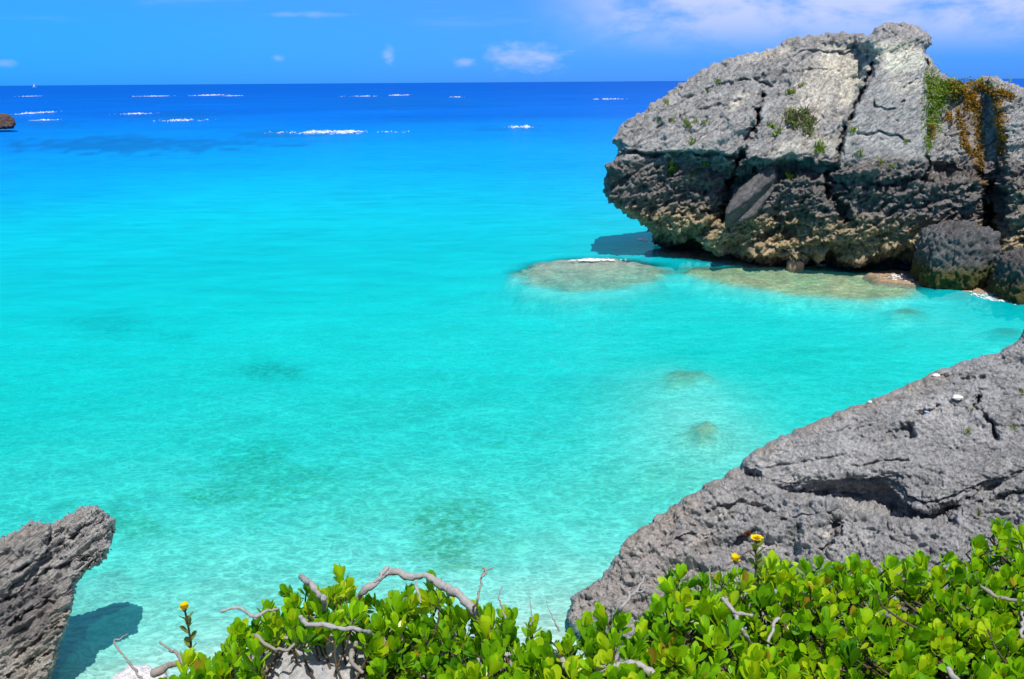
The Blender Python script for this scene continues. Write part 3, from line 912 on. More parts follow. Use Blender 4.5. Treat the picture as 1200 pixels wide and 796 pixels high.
# ------------------------------------------------------------------ boulders (displaced ball, flattened and eroded)
def boulder(name, u, v, Y, ru, rv, mat, tone, seed, n=110, squash=1.0, rough=1.0, boxy=0.12):
    c = at(u, v, Y)
    px = np.linalg.norm(c - CAM) / F
    a, b = np.meshgrid(np.linspace(0, 2 * np.pi, n, endpoint=False), np.linspace(0.02, np.pi - 0.02, n // 2))
    d = np.stack([np.cos(a) * np.sin(b), np.sin(a) * np.sin(b), np.cos(b)], -1)
    e = np.sign(d) * np.abs(d) ** (1 - boxy)
    e = e / np.maximum(np.abs(e).max(-1), 0.2)[..., None] * 0.35 + d * 0.65
    q = d * 1.4 + seed * 3.7
    r = 1 + 0.16 * fbm(q, 4, seed) + rough * (0.07 * fbm(q * 4, 5, seed + 1, 0.6) + 0.05 * ridged(q * np.array([6, 6, 2.0]), 3, seed + 2))
    f1, _ = worley(q * 5, seed + 4)
    r = r - rough * 0.13 * np.clip(0.45 - f1, 0, 1)
    S = np.array([ru * px, ru * px * squash, rv * px])
    P = c + e * r[..., None] * S
    V = P.reshape(-1, 3)
    nv, nu = P.shape[:2]
    i = np.arange(nu * nv).reshape(nv, nu)
    j = np.roll(i, -1, 1)
    Fq = np.stack([i[:-1], i[1:], j[1:], j[:-1]], -1).reshape(-1, 4)
    V = np.concatenate([V, [P[0].mean(0)], [P[-1].mean(0)]])
    t1 = [(len(V) - 2, int(i[0, k]), int(j[0, k]), int(j[0, k])) for k in range(nu)]
    caps = [(len(V) - 2, int(i[0, k]), int(j[0, k])) for k in range(nu)] + [(len(V) - 1, int(j[-1, k]), int(i[-1, k])) for k in range(nu)]
    faces = [tuple(f) for f in Fq.tolist()] + caps
    org = np.array([c[0], c[1], V[:, 2].min()])
    T = tone(V)
    return mesh(name, V, faces, mat, None, True, {'tone': T}, org)


def tide_tone(base, band, z0, z1, seed=0):
    def f(V):
        n = fbm(V * 2.2, 4, seed)
        c = np.ones(V.shape) * np.array(base) * (1 + 0.3 * n)[:, None]
        z = V[:, 2] + 0.15 * n
        c = mixc(c, band, sst(-z, -z1, -z0))
        return np.clip(c, 0.01, 0.8)
    return f


tag(boulder('boulder', 1119, 306, 26.4, 35, 38, M_ROCK, tide_tone((0.18, 0.175, 0.175), (0.12, 0.12, 0.035), 0.45, 0.95, 61), 6, 190, 0.9, 2.0),
    'rounded dark boulder with green weed band standing in the water under the big rock', 'boulder')
tag(boulder('boulder', 1212, 335, 24.6, 36, 33, M_ROCK, tide_tone((0.14, 0.135, 0.13), (0.12, 0.10, 0.035), 0.35, 0.85, 62), 9, 150, 0.9, 2.0),
    'dark boulder cut off by the right edge, beyond the grey slab', 'boulder')
tag(boulder('boulder', 1152, 282, 28.6, 16, 20, M_ROCK, tide_tone((0.17, 0.16, 0.155), (0.30, 0.22, 0.12), 0.2, 0.7, 63), 12, 80, 0.9, 1.2),
    'small dark boulder wedged behind the rounded one in the cleft', 'boulder')
tag(boulder('stone', 1168, 333, 25.9, 15, 11, M_REEF, tide_tone((0.42, 0.30, 0.19), (0.35, 0.2, 0.1), 0.0, 0.2, 64), 14, 60, 0.9, 0.8),
    'small pinkish tan stone in the foam between the two dark boulders', 'stone')
tag(boulder('stone', 932, 312, 29.0, 9, 8, M_REEF, tide_tone((0.45, 0.33, 0.24), (0.35, 0.2, 0.1), 0.0, 0.2, 65), 15, 50, 0.9, 0.8),
    'small pinkish stone at the water line under the overhang', 'stone')


# ------------------------------------------------------------------ shelves and sunken rocks
def shelf(name, poly, top, depth, mat, tone, seed, edge=0.5, tilt=0.0, step=0.07, amp=0.08, pxn=4.0):
    """flat rock rising from the sea bed; outline given where it lies on the water plane"""
    pw = np.array([onz(a, b, top)[:2] for a, b in poly])
    x0, y0 = pw.min(0) - 2.2
    x1, y1 = pw.max(0) + 2.2
    X, Y = np.meshgrid(np.arange(x0, x1, step), np.arange(y0, y1, step * 1.3))
    q = np.stack([X, Y, X * 0 + seed], -1)
    n1, n2 = fbm(q * 0.7, 4, seed), fbm(q * 2.5, 5, seed + 1, 0.6)
    jag = 2.4 if np.ptp(pw[:, 0]) > 4 else 1.0
    sd = polysd(X, Y, pw) + jag * (0.35 * n1 + 0.20 * n2)
    wide = min(1.6, edge * 2.2)
    k = 0.80 * sst(-sd, -0.25 * edge, edge) + 0.20 * sst(-sd, -wide, edge)
    bed = water_depth(X, Y) + 0.03
    tp = top - tilt * np.clip((pw[:, 1].max() - 0.5 - Y) / (np.ptp(pw[:, 1]) - 0.5), 0, 1)
    Z = -bed + (bed + tp) * k + amp * (n2 + 0.8 * n1) * k
    V = np.stack([X, Y, Z], -1)
    nv, nu = X.shape
    inside = sd < wide * 1.1
    cell = inside[:-1, :-1] & inside[1:, :-1] & inside[:-1, 1:] & inside[1:, 1:]
    Fq = grid_faces(nu, nv).reshape(nv - 1, nu - 1, 4)[cell]
    V = V.reshape(-1, 3)
    used = np.unique(Fq)
    rm = np.full(len(V), -1)
    rm[used] = np.arange(len(used))
    F1 = rm[Fq]
    Vt = V[used]
    n = len(Vt)
    Vb = Vt.copy()
    Vb[:, 2] -= 0.25
    e = np.concatenate([F1[:, [0, 1]], F1[:, [1, 2]], F1[:, [2, 3]], F1[:, [3, 0]]])
    key = np.minimum(e[:, 0], e[:, 1]) * n + np.maximum(e[:, 0], e[:, 1])
    _, first, cnt = np.unique(key, return_index=True, return_counts=True)
    be = e[first[cnt == 1]]
    Fs = np.stack([be[:, 1], be[:, 0], be[:, 0] + n, be[:, 1] + n], -1)
    VV = np.concatenate([Vt, Vb])
    nn = fbm(VV * 1.8, 5, seed + 7, 0.6)
    T = np.clip(np.ones(VV.shape) * np.array(tone) * (1 + 0.45 * nn)[:, None], 0.02, 0.8)
    T = mixc(T, (0.80, 0.75, 0.60), 1 - sst(np.concatenate([k.ravel()[used]] * 2) + 0.10 * nn, 0.22, 0.80))
    org = np.array([VV[:, 0].mean(), VV[:, 1].mean(), VV[:, 2].min()])
    return mesh(name, VV, np.concatenate([F1, F1[:, ::-1] + n, Fs]), mat, None, True, {'tone': T}, org)


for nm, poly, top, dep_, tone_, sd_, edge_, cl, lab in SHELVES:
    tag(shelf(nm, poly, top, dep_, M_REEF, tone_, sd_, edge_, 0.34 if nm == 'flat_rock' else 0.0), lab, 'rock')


# ------------------------------------------------------------------ the grey slab on the near right
def slab_detail(P, U, V):
    big = fbm(P * 0.8, 4, 81)
    med = fbm(P * 3.0, 5, 82, 0.55)
    fine = fbm(P * 14.0, 5, 83, 0.66)
    f1, _ = worley(P * 7.0 + 0.6 * med[..., None], 84)
    f1b, _ = worley(P * 19.0 + 0.6 * fine[..., None], 86)
    bd = np.array((-0.30, -0.28, 0.91))
    s1 = P @ bd + 0.07 * med + 0.16 * big
    Q = P + 0.06 * med[..., None] * np.array([1, -1, 1.0]) + 0.012 * fine[..., None]
    c1, c2, c3 = chips(bed_coords(Q, bd, 1.8, 0.8), 1.5, 87), chips(bed_coords(Q, bd, 1.6, 1.0), 5.0, 88), chips(Q, 15.0, 89)
    low = sst(V, 545, 600)
    lf = sst(-U, -900, -800)
    w = np.maximum(low, lf)
    c4 = chips(Q, 32.0, 93)
    gr = grooves(bed_coords(P, bd, 3.4, 0.7), 0.045, 94) + 0.6 * grooves(bed_coords(P, bd, 8.0, 1.6), 0.07, 95) + 0.5 * grooves(P * 1.6, 0.03, 96)
    d = 0.06 * big + 0.015 * med + 0.010 * fine + 0.06 * c1 + 0.08 * c2 + 0.26 * c3 + 0.55 * c4 - 0.05 * np.clip(0.32 - f1, 0, 1) - 0.05 * np.clip(0.38 - f1b, 0, 1) + 0.02 * saw(s1 * 3.0) - 0.035 * gr
    d += w * (0.05 * saw(s1 * 4.5) + 0.03 * saw(s1 * 11 + fine * 0.4) + 0.20 * c1 + 0.22 * c2 + 0.25 * c3 + 0.012 * fine - 0.09 * np.clip(0.42 - f1, 0, 1) - 0.03 * gr)
    return d


def slab_tone(P, U, V):
    n = fbm(P * 1.2, 5, 91)
    n2 = fbm(P * 5, 5, 92, 0.6)
    c = np.ones(P.shape) * np.array([0.355, 0.350, 0.348])
    c = mixc(c, (0.45, 0.44, 0.425), sst(n, 0.0, 0.5) * 0.7)
    edge = sst(-U + 26 * n + 10 * n2, -905, -760)
    c = mixc(c, (0.41, 0.36, 0.32), edge * 0.6)
    rim = np.exp(-(linesd(U, V, [(740, 628), (811, 578), (870, 534), (973, 486), (1101, 433)]) / 13) ** 2)
    c = mixc(c, (0.40, 0.33, 0.25), rim * sst(n2, -0.3, 0.2) * 0.7)
    for (cu, cv, ru, rv) in [(931, 562, 8, 3), (880, 592, 7, 4), (937, 630, 10, 3), (968, 626, 7, 3), (819, 632, 10, 7), (1040, 520, 10, 2), (898, 637, 14, 6), (806, 662, 9, 5), (845, 604, 8, 4), (748, 650, 7, 4), (930, 470, 6, 2)]:
        c = mixc(c, (0.58, 0.53, 0.47), sst(-(ell(U, V, cu, cv, ru, rv, -10) + 0.7 * n2), -1.2, -0.6) * 0.85)
    return np.clip(c, 0.02, 0.7)


SLAB_OUT = [(1200, 386), (1192, 399), (1169, 412), (1130, 424), (1101, 433), (1041, 461), (973, 486), (932, 504), (880, 529), (866, 546), (811, 580), (772, 604), (737, 630), (716, 658), (700, 680),
            (668, 700), (663, 728), (700, 780), (800, 830), (1000, 850), (1330, 850), (1350, 600), (1350, 330), (1290, 340), (1240, 362)]
LIP = [(880, 562), (905, 566), (951, 562), (992, 554), (1026, 557), (1058, 556), (1066, 578), (1087, 586), (1120, 577), (1158, 562), (1200, 543), (1340, 490)]
slab = Relief('slab_rock', SLAB_OUT, [
    (None, (900, 650, 8.9), np.array([-0.34, -0.52, 0.78]) / np.linalg.norm([-0.34, -0.52, 0.78])),
    ([(1340, 320), (1240, 355), (1200, 380), (1169, 406), (1101, 427), (1041, 455), (973, 480), (932, 498), (876, 523), (860, 546), (880, 562)] + LIP[1:], (1041, 480, 10.2),
     np.array([-0.36, -0.36, 0.86]) / np.linalg.norm([-0.36, -0.36, 0.86]), 5),
    ([(860, 546), (880, 562), (860, 600), (820, 640), (780, 680), (740, 720), (660, 735), (660, 700), (700, 676), (736, 626), (811, 576)], (800, 620, 9.55), np.array([-0.45, -0.5, 0.74]) / np.linalg.norm([-0.45, -0.5, 0.74]), 9),
    ([(930, 640), (1000, 622), (1090, 612), (1200, 590), (1340, 560), (1340, 850), (900, 850), (880, 720)], (1060, 650, 8.55), np.array([-0.3, -0.55, 0.78]) / np.linalg.norm([-0.3, -0.55, 0.78]), 8),
], 0.95, M_SLAB, slab_detail, slab_tone, bulge=0.35, rim=8, thick=2.2, rimb=70, rough=4.0, soft=0.10, steep=2.2, seed=11, edge_n=14.0, carves=[([(900, 566), (951, 563), (992, 555), (1026, 558), (1058, 557), (1066, 579), (1087, 587), (1120, 578), (1158, 563), (1200, 544), (1300, 515), (1300, 545), (1200, 562), (1160, 584), (1132, 596), (1122, 622), (1085, 622), (1040, 616), (1000, 604), (960, 592), (920, 586)], 0.48, 26)], cracks=[
    ([(1146, 460), (1144, 476), (1158, 490), (1168, 512)], 3.2, 0.16), ([(1128, 445), (1150, 443)], 3.0, 0.10), ([(1098, 438), (1106, 440)], 3.5, 0.14),
    ([(1042, 508), (1064, 502)], 5, 0.10), ([(1046, 516), (1070, 510)], 3, 0.08), ([(1078, 486), (1102, 478)], 4, 0.08), ([(876, 532), (868, 548), (885, 558)], 4, 0.22),
    ([(900, 548), (950, 540), (990, 536)], 1.6, 0.05), ([(1000, 548), (1050, 540), (1062, 541)], 1.5, 0.05), ([(830, 600), (870, 590), (905, 600)], 3, 0.10), ([(905, 612), (950, 604), (1000, 600)], 2.0, 0.07),
    ([(860, 640), (885, 618), (892, 600)], 2.5, 0.08), ([(1120, 596), (1160, 588), (1200, 575)], 2.5, 0.12), ([(1130, 612), (1170, 602), (1200, 600)], 2, 0.08), ([(960, 470 + 40), (1020, 498)], 1.5, 0.04),
    ([(780, 640), (800, 628), (830, 630)], 3.0, 0.1), ([(965, 640), (985, 622), (975, 612)], 6, 0.12),
])
tag(slab.obj, 'long sloping grey rock slab with a shadowed ledge behind the right hand bushes', 'rock')


# ------------------------------------------------------------------ the upright rock on the near left
def left_detail(P, U, V):
    b = np.array((-0.62, 0.15, 0.77)) / np.linalg.norm((-0.62, 0.15, 0.77))
    med = fbm(P * 3.2, 5, 103)
    fine = fbm(P * 16, 4, 104, 0.65)
    lng = fbm(bed_coords(P, b, 6.0, 1.2), 4, 101, 0.6)
    s1 = P @ b + 0.05 * med + 0.035 * lng
    Q = P + 0.02 * fine[..., None]
    c2, c3 = chips(bed_coords(Q, b, 2.6, 0.8), 4.0, 108), chips(bed_coords(Q, b, 2.4, 0.8), 11.0, 109)
    gr = grooves(bed_coords(P, b, 9.0, 1.6), 0.06, 111) + 0.7 * grooves(bed_coords(P, b, 20.0, 4.0), 0.08, 112)
    return -0.045 * gr + 0.07 * saw(s1 * 5.0) + 0.05 * saw(s1 * 13.0 + 0.5 * med) + 0.024 * saw(s1 * 31 + fine) + 0.05 * med + 0.016 * fine + 0.3 * c2 + 0.45 * c3


def left_tone(P, U, V):
    n = fbm(P * 1.6, 5, 105)
    n2 = fbm(bed_coords(P, (-0.66, 0.1, 0.74), 9.0, 1.4), 4, 106)
    c = np.ones(P.shape) * np.array([0.50, 0.485, 0.46])
    c = mixc(c, (0.50, 0.46, 0.41), sst(n2, 0.0, 0.45) * 0.6)
    pale = sst(U + 0.35 * V - 285, -30, 20) * sst(V, 680, 730)
    c = mixc(c, (0.60, 0.54, 0.44), pale * 0.7)
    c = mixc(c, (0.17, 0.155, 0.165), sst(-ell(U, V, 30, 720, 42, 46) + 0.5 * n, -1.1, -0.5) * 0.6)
    return np.clip(c, 0.02, 0.7)


left = Relief('leaning_rock', [(-140, 700), (-60, 655), (0, 631), (24, 619), (41, 611), (54, 612), (62, 614), (81, 602), (95, 594), (108, 591), (117, 596), (127, 602), (135, 612), (133, 631), (127, 650), (119, 661), (103, 668),
                               (92, 680), (87, 699), (84, 718), (77, 740), (70, 756), (65, 781), (58, 797), (40, 860), (-140, 880)],
              [(None, (60, 690, 8.5), np.array([0.10, -0.66, 0.74]) / np.linalg.norm([0.10, -0.66, 0.74])),
               ([(-140, 690), (0, 625), (41, 605), (62, 614), (40, 660), (0, 700), (-140, 800)], (20, 650, 8.68), np.array([-0.2, -0.6, 0.78]) / np.linalg.norm([-0.2, -0.6, 0.78]), 4)],
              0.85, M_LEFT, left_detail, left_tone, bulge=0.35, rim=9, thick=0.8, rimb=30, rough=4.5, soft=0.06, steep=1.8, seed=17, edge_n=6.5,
              cracks=[([(0, 705), (30, 690), (58, 668), (100, 655)], 2.4, 0.12), ([(62, 616), (52, 650), (20, 670), (0, 680)], 1.8, 0.10), ([(0, 740), (28, 720), (60, 706)], 2.5, 0.10),
                      ([(20, 770), (50, 745), (75, 735)], 2.2, 0.08), ([(70, 640), (95, 622), (118, 612)], 1.8, 0.07), ([(10, 790), (40, 775), (60, 765)], 2.2, 0.09)])
tag(left.obj, 'rough striped grey rock jutting up from the shallows in the lower left corner', 'rock')

# dark rock far off at the left edge
far = Relief('far_rock', [(-118, 150), (-92, 138), (-64, 131), (-30, 129), (-8, 133), (9, 133), (17, 139), (19, 145), (16, 151), (-60, 154), (-120, 154)], [(None, (0, 145, 122.0), nrm(10, 45))], 0.5, M_ROCK,
             lambda P, U, V: 0.5 * fbm(P * 0.5, 5, 111, 0.6) + 0.25 * fbm(P * 2, 4, 112), lambda P, U, V: np.ones(P.shape) * np.array([0.115, 0.08, 0.065]) * (1 + 0.5 * fbm(P * 0.7, 4, 113))[..., None],
             bulge=1.5, rim=5, thick=6, rimb=12, rough=1.0, seed=23, edge_n=4)
tag(far.obj, 'low dark brown rock far out at the left edge of the sea', 'rock')


# ------------------------------------------------------------------ foam and breakers
def foam(name, cu, cv, ru, rv, thr, label, hgt=0.04, cat='foam', group=None, seed=0, z=0.0, n=90, cell=7.0, spread=None):
    """a patch of froth lying on the water: only the cells where the froth is thick are kept"""
    c = onz(cu, cv, z)
    px = np.linalg.norm(c - CAM) / F
    a = abs(onz(cu, cv - rv, z)[1] - onz(cu, cv + rv, z)[1]) / 2 if spread is None else spread
    sx, sy = ru * px, a
    X, Y = np.meshgrid(np.linspace(-1.3, 1.3, n * 2), np.linspace(-1.3, 1.3, n))
    q = np.stack([X * cell * 0.8, Y * cell * max(0.25, min(1, sy / sx * 1.6)) + 3 * seed, X * 0 + seed], -1)
    nz = fbm(q, 5, 200 + seed, 0.6)
    rdg = ridged(q * 1.5, 3, 230 + seed)
    nz = nz * (1.9 if cat == 'wave' else 1.25)
    rr = np.sqrt(X ** 2 + (Y * 1.1 + 0.25 * fbm(np.stack([X * 2, X * 0, X * 0 + seed], -1), 3, 260 + seed)) ** 2)
    env = 0.45 * fbm(np.stack([X * 3 + seed, X * 0, X * 0], -1), 3, 280 + seed) if cat != 'wave' else 0.9 * fbm(np.stack([X * 2.2 + seed * 5.1, X * 0, X * 0], -1), 3, 290 + seed)
    val = 1.0 - rr + 0.75 * nz + 0.35 * rdg - thr + env
    keep = (val[:-1, :-1] > 0) & (val[1:, :-1] > 0) & (val[:-1, 1:] > 0) & (val[1:, 1:] > 0)
    Z = z + 0.006 + hgt * np.clip(val, 0, 1) * (0.6 + 0.8 * np.abs(nz))
    V = np.stack([c[0] + X * sx, c[1] + Y * sy, Z], -1).reshape(-1, 3)
    Fq = grid_faces(2 * n, n).reshape(n - 1, 2 * n - 1, 4)[keep]
    used = np.unique(Fq)
    rm = np.full(len(V), -1)
    rm[used] = np.arange(len(used))
    Vt = V[used]
    F1 = rm[Fq]
    o = mesh(name, Vt, F1, M_CREST if cat == 'wave' else M_FOAM, None, True, None, np.array([c[0], c[1], z]))
    return tag(o, label, cat, group)


G = 'white breakers far out at sea'
for k, (cu, cv, ru, rv, hg, lab) in enumerate([
        (388, 155.5, 72, 2.6, 0.4, 'long white breaker over the reef, the largest in the middle distance'),
        (612, 149.5, 26, 2.0, 0.5, 'short white breaker straight above the middle of the cove'),
        (208, 141.5, 30, 2.6, 0.5, 'ragged breaker over the dark reef at the upper left'),
        (160, 133.5, 22, 1.3, 0.35, 'thin broken crest just beyond the ragged breaker'),
        (42, 133, 9, 2.4, 0.6, 'small splash of white beside the far dark rock'),
        (54, 141, 16, 1.0, 0.3, 'faint white line between the far dark rock and the reef'),
        (244, 112, 16, 1.6, 0.9, 'bright small crest near the horizon above the ragged breaker'),
        (272, 112.5, 14, 0.8, 0.5, 'faint crest near the horizon right beside the bright small one'),
        (175, 113, 24, 0.9, 0.6, 'thin double crest near the horizon left of the bright small one'),
        (467, 112, 13, 1.3, 0.9, 'bright short crest near the horizon, over the long breaker'),
        (425, 113, 22, 0.8, 0.5, 'faint crest near the horizon left of the bright short one'),
        (535, 114, 10, 1.0, 0.6, 'small crest near the horizon right of the bright short one'),
        (712, 116.5, 20, 1.1, 0.6, 'white crest near the horizon beside the shoulder of the big rock'),
        (35, 113, 8, 0.9, 0.5, 'tiny crest near the horizon at the far left')]):
    foam('breaking_wave', cu, cv, ru, rv * (0.45 if cv < 120 else 0.85), 0.70 if k else 0.56, lab, hg * 0.45, 'wave', G, k, 0.0, 80, 9.0)
foam('sea_foam', 697, 305, 32, 1.8, 0.30, 'thin white line of foam along the back of the flat awash rock', 0.05, 'foam', None, 31, 0.0, 60, 5)
foam('sea_foam', 1062, 326, 34, 9, 0.72, 'lacy white foam on the reddish ledge left of the rounded boulder', 0.03, 'foam', None, 32, 0.0, 110, 7)
foam('sea_foam', 1168, 349, 26, 9, 0.60, 'white wash swirling between the two dark boulders', 0.03, 'foam', None, 33, 0.0, 90, 6)
foam('sea_foam', 753, 281, 8, 3, 0.35, 'small white splash under the left overhang of the big rock', 0.05, 'foam', None, 34, 0.0, 40, 5)
foam('sea_foam', 778, 285, 14, 1.4, 0.45, 'thin foam line at the foot of the shaded overhang', 0.03, 'foam', None, 35, 0.0, 40, 5)
foam('sea_foam', 962, 311, 9, 2.2, 0.5, 'speck of foam beside the small pinkish stone', 0.03, 'foam', None, 36, 0.0, 40, 5)

# a boat, a white speck on the horizon
bp = onz(41, 106.2, 0.0)
bp = np.array([bp[0] / bp[1] * 2800, 2800.0, 0.0])
boat = empty('sailing_boat', bp)
tag(boat, 'tiny white sailing boat on the horizon at the far left', 'boat')
hx = np.linspace(-1, 1, 17)
hv, hf = [], []
for t in hx:
    wd = 1.5 * (1 - abs(t) ** 2.4) + 0.02
    for (yy_, zz_) in ((-wd, 1.1 + 0.3 * t * t), (-wd * 0.75, 0.2), (0, -0.5), (wd * 0.75, 0.2), (wd, 1.1 + 0.3 * t * t)):
        hv.append(bp + np.array([t * 5.0, yy_, zz_]))
for k in range(16):
    for j in range(5):
        hf.append((k * 5 + j, k * 5 + (j + 1) % 5, (k + 1) * 5 + (j + 1) % 5, (k + 1) * 5 + j))
mesh('hull', hv, np.array(hf), M_WHITE, boat, False, None, bp)
mv, mf = tube([bp + (0.5, 0, 1), bp + (0.5, 0, 12)], 0.09)
mesh('mast', mv, mf, M_WHITE, boat, True, None, bp)
sv = [bp + np.array([0.3 - s * (1 - t) * 4.0, 0.25 * math.sin(s * 3) * (1 - t) + d, 1.8 + t * 9.6]) for d in (0, 0.05) for t in np.linspace(0, 1, 6) for s in np.linspace(0, 1, 5)]
sf = np.concatenate([grid_faces(5, 6), grid_faces(5, 6)[:, ::-1] + 30])
mesh('sail', sv, sf, M_WHITE, boat, True, None, bp)

# ------------------------------------------------------------------ cliff top under the shrubs
TOPC = [(-400, 900), (120, 900), (178, 800), (196, 780), (222, 752), (242, 745), (262, 742), (272, 728), (278, 714), (310, 700), (336, 675), (353, 671), (378, 682), (398, 655), (422, 676), (442, 681), (480, 675), (513, 667), (540, 692),
        (557, 694), (591, 702), (631, 720), (652, 735), (672, 722), (709, 700), (740, 716), (763, 696), (795, 640), (810, 664), (840, 664), (894, 642), (939, 646), (993, 646), (1047, 642), (1087, 642), (1110, 638),
        (1137, 629), (1152, 609), (1177, 596), (1200, 606), (1260, 596), (1400, 590), (1850, 584)]
tu, tv = np.array(TOPC).T
vtop = lambda u: np.interp(u, tu, tv)
ZC = 4.36                                                       # canopy height


def build_cliff():
    us = np.array([-400, 0, 120, 178, 230, 300, 360, 430, 520, 600, 660, 720, 800, 900, 1000, 1100, 1200, 1300, 1400., 1550, 1700, 1800])
    ed = [onz(u, min(vtop(u) + 62, 960) if u > 170 else 930, 3.98)[:2] for u in us]
    ed = [(-9.0, 0.3), (-3.5, 1.2)] + [tuple(e) for e in ed if e[0] > -2.2] + [(max(4.0, 0.5 + max(e[0] for e in ed)), 3.4), (9.0, 4.4)]
    ex, ey = np.array(sorted(ed)).T
    xs = np.arange(-9, 9, 0.06)
    edge = np.interp(xs, ex, ey)
    s = np.concatenate([np.linspace(-9, -1.0, 40), np.linspace(-0.96, 0, 34), np.linspace(0.01, 1, 50)])
    X, S = np.meshgrid(xs, s)
    E = np.broadcast_to(edge, X.shape)
    Y = np.where(S <= 0, E + S * 1.0, E + 0.25 * np.sin(np.clip(S, 0, 1) * 1.6) - 0.5 * np.clip(S, 0, 1))
    Z = np.where(S <= 0, 3.98, 3.98 - 6.0 * np.clip(S, 0, 1) ** 1.2)
    P = np.stack([X, Y, Z], -1)
    n = 0.07 * fbm(P * 2.2, 5, 301) + 0.03 * fbm(P * 9, 4, 302)
    P[..., 2] += np.where(S <= 0, n, 0)
    P[..., 1] += np.where(S > 0, 2.5 * n, 0)
    T = np.ones(P.shape) * np.array([0.27, 0.25, 0.23]) * (1 + 0.7 * fbm(P * 3, 5, 303))[..., None]
    tag(mesh('cliff_top', P.reshape(-1, 3), grid_faces(P.shape[1], P.shape[0]), M_PALE, None, True, {'tone': np.clip(T.reshape(-1, 3), 0.02, .6)}), kind='structure')


build_cliff()


def near_rock(name, u, v, zc, ru, rv, seed, tone, label):
    c = onz(u, v, zc)
    Y = c[1]
    o = boulder(name, u, v, Y, ru, rv, M_PALE, lambda V: np.clip(np.ones(V.shape) * np.array(tone) * (1 + 0.35 * fbm(V * 9, 5, seed, 0.6))[:, None], 0.03, .85), seed, 120, 1.2, 0.8, 0.2)
    return tag(o, label, 'rock')


near_rock('pale_rock', 372, 822, 4.02, 66, 66, 45, (0.42, 0.41, 0.41), 'pale grey rock showing through the gap between the bushes at the bottom')
near_rock('pale_rock', 158, 826, 3.96, 30, 28, 47, (0.62, 0.60, 0.58), 'small whitish rock at the cliff edge under the dead twig')


# ------------------------------------------------------------------ shrubs
def leaf_template():
    rows = [(0.0, 0.05), (0.14, 0.12), (0.32, 0.33), (0.50, 0.46), (0.68, 0.50), (0.84, 0.42), (0.95, 0.25), (1.0, 0.07)]
    V = []
    for t, w in rows:
        for s in (-1, -0.5, 0, 0.5, 1):
            V.append((s * w, t, 0.16 * abs(s) ** 1.5 * w * 2))
    return np.array(V), grid_faces(5, len(rows))


LV, LF = leaf_template()


def leaves(acc, base, axis, out, L, wid, curl, a):
    """one leaf: grows from base along axis, its face turned to out"""
    y = axis / np.linalg.norm(axis)
    x = np.cross(y, out)
    x /= np.linalg.norm(x) + 1e-9
    z = np.cross(x, y)
    t = LV[:, 1]
    P = base + np.outer(LV[:, 0] * wid * L, x) + np.outer(t * L, y) + np.outer((LV[:, 2] * wid - curl * t * t) * L, z)
    acc.add(P, LF, a)


def rosette(acc, c, ax, size, n, r, tint):
    ax = ax / np.linalg.norm(ax)
    s = np.cross(ax, [0.3, 0.8, 0.1])
    s /= np.linalg.norm(s)
    q = np.cross(ax, s)
    ph = r.uniform(0, 6.28)
    for k in range(n):
        f = k / max(n - 1, 1)                                   # 0 inner .. 1 outer
        an = ph + k * 2.399 + r.uniform(-.2, .2)
        rad = math.cos(an) * s + math.sin(an) * q
        el = math.radians(82 - 42 * f + r.uniform(-12, 12))
        d = math.cos(el) * rad + math.sin(el) * ax
        L = size * (0.55 + 0.55 * math.sin(0.5 + 2.1 * f)) * r.uniform(.85, 1.15)
        roll = np.cross(d, rad) * r.uniform(-.5, .5)
        leaves(acc, c + rad * 0.004 - ax * 0.045 * f, d, ax * 1.0 - rad * 0.9 + roll, L, r.uniform(0.42, 0.53), r.uniform(-.16, .10), np.clip(tint + r.normal(0, .17) + 0.12 * (1 - f), 0, .95) if r.random() > .012 else 1.0)


GAPS = [[(316, 772), (330, 762), (350, 758), (380, 757), (415, 752), (428, 770), (425, 830), (312, 830)]]
SHRUBS = [
    ('rounded green bush at the bottom left edge, below the single yellow flower', -60, 314),
    ('bright green bush over the pale rock with a bleached branch across its top', 276, 560),
    ('low green bush with bare twigs between the bleached branch and the slab', 560, 690),
    ('broad green bush below the grey slab, with two yellow flower heads above it', 690, 960),
    ('tall green bush in the lower right corner, highest at the right edge', 960, 1800)]
gr_sh = 'glossy leaved bushes along the near cliff edge'


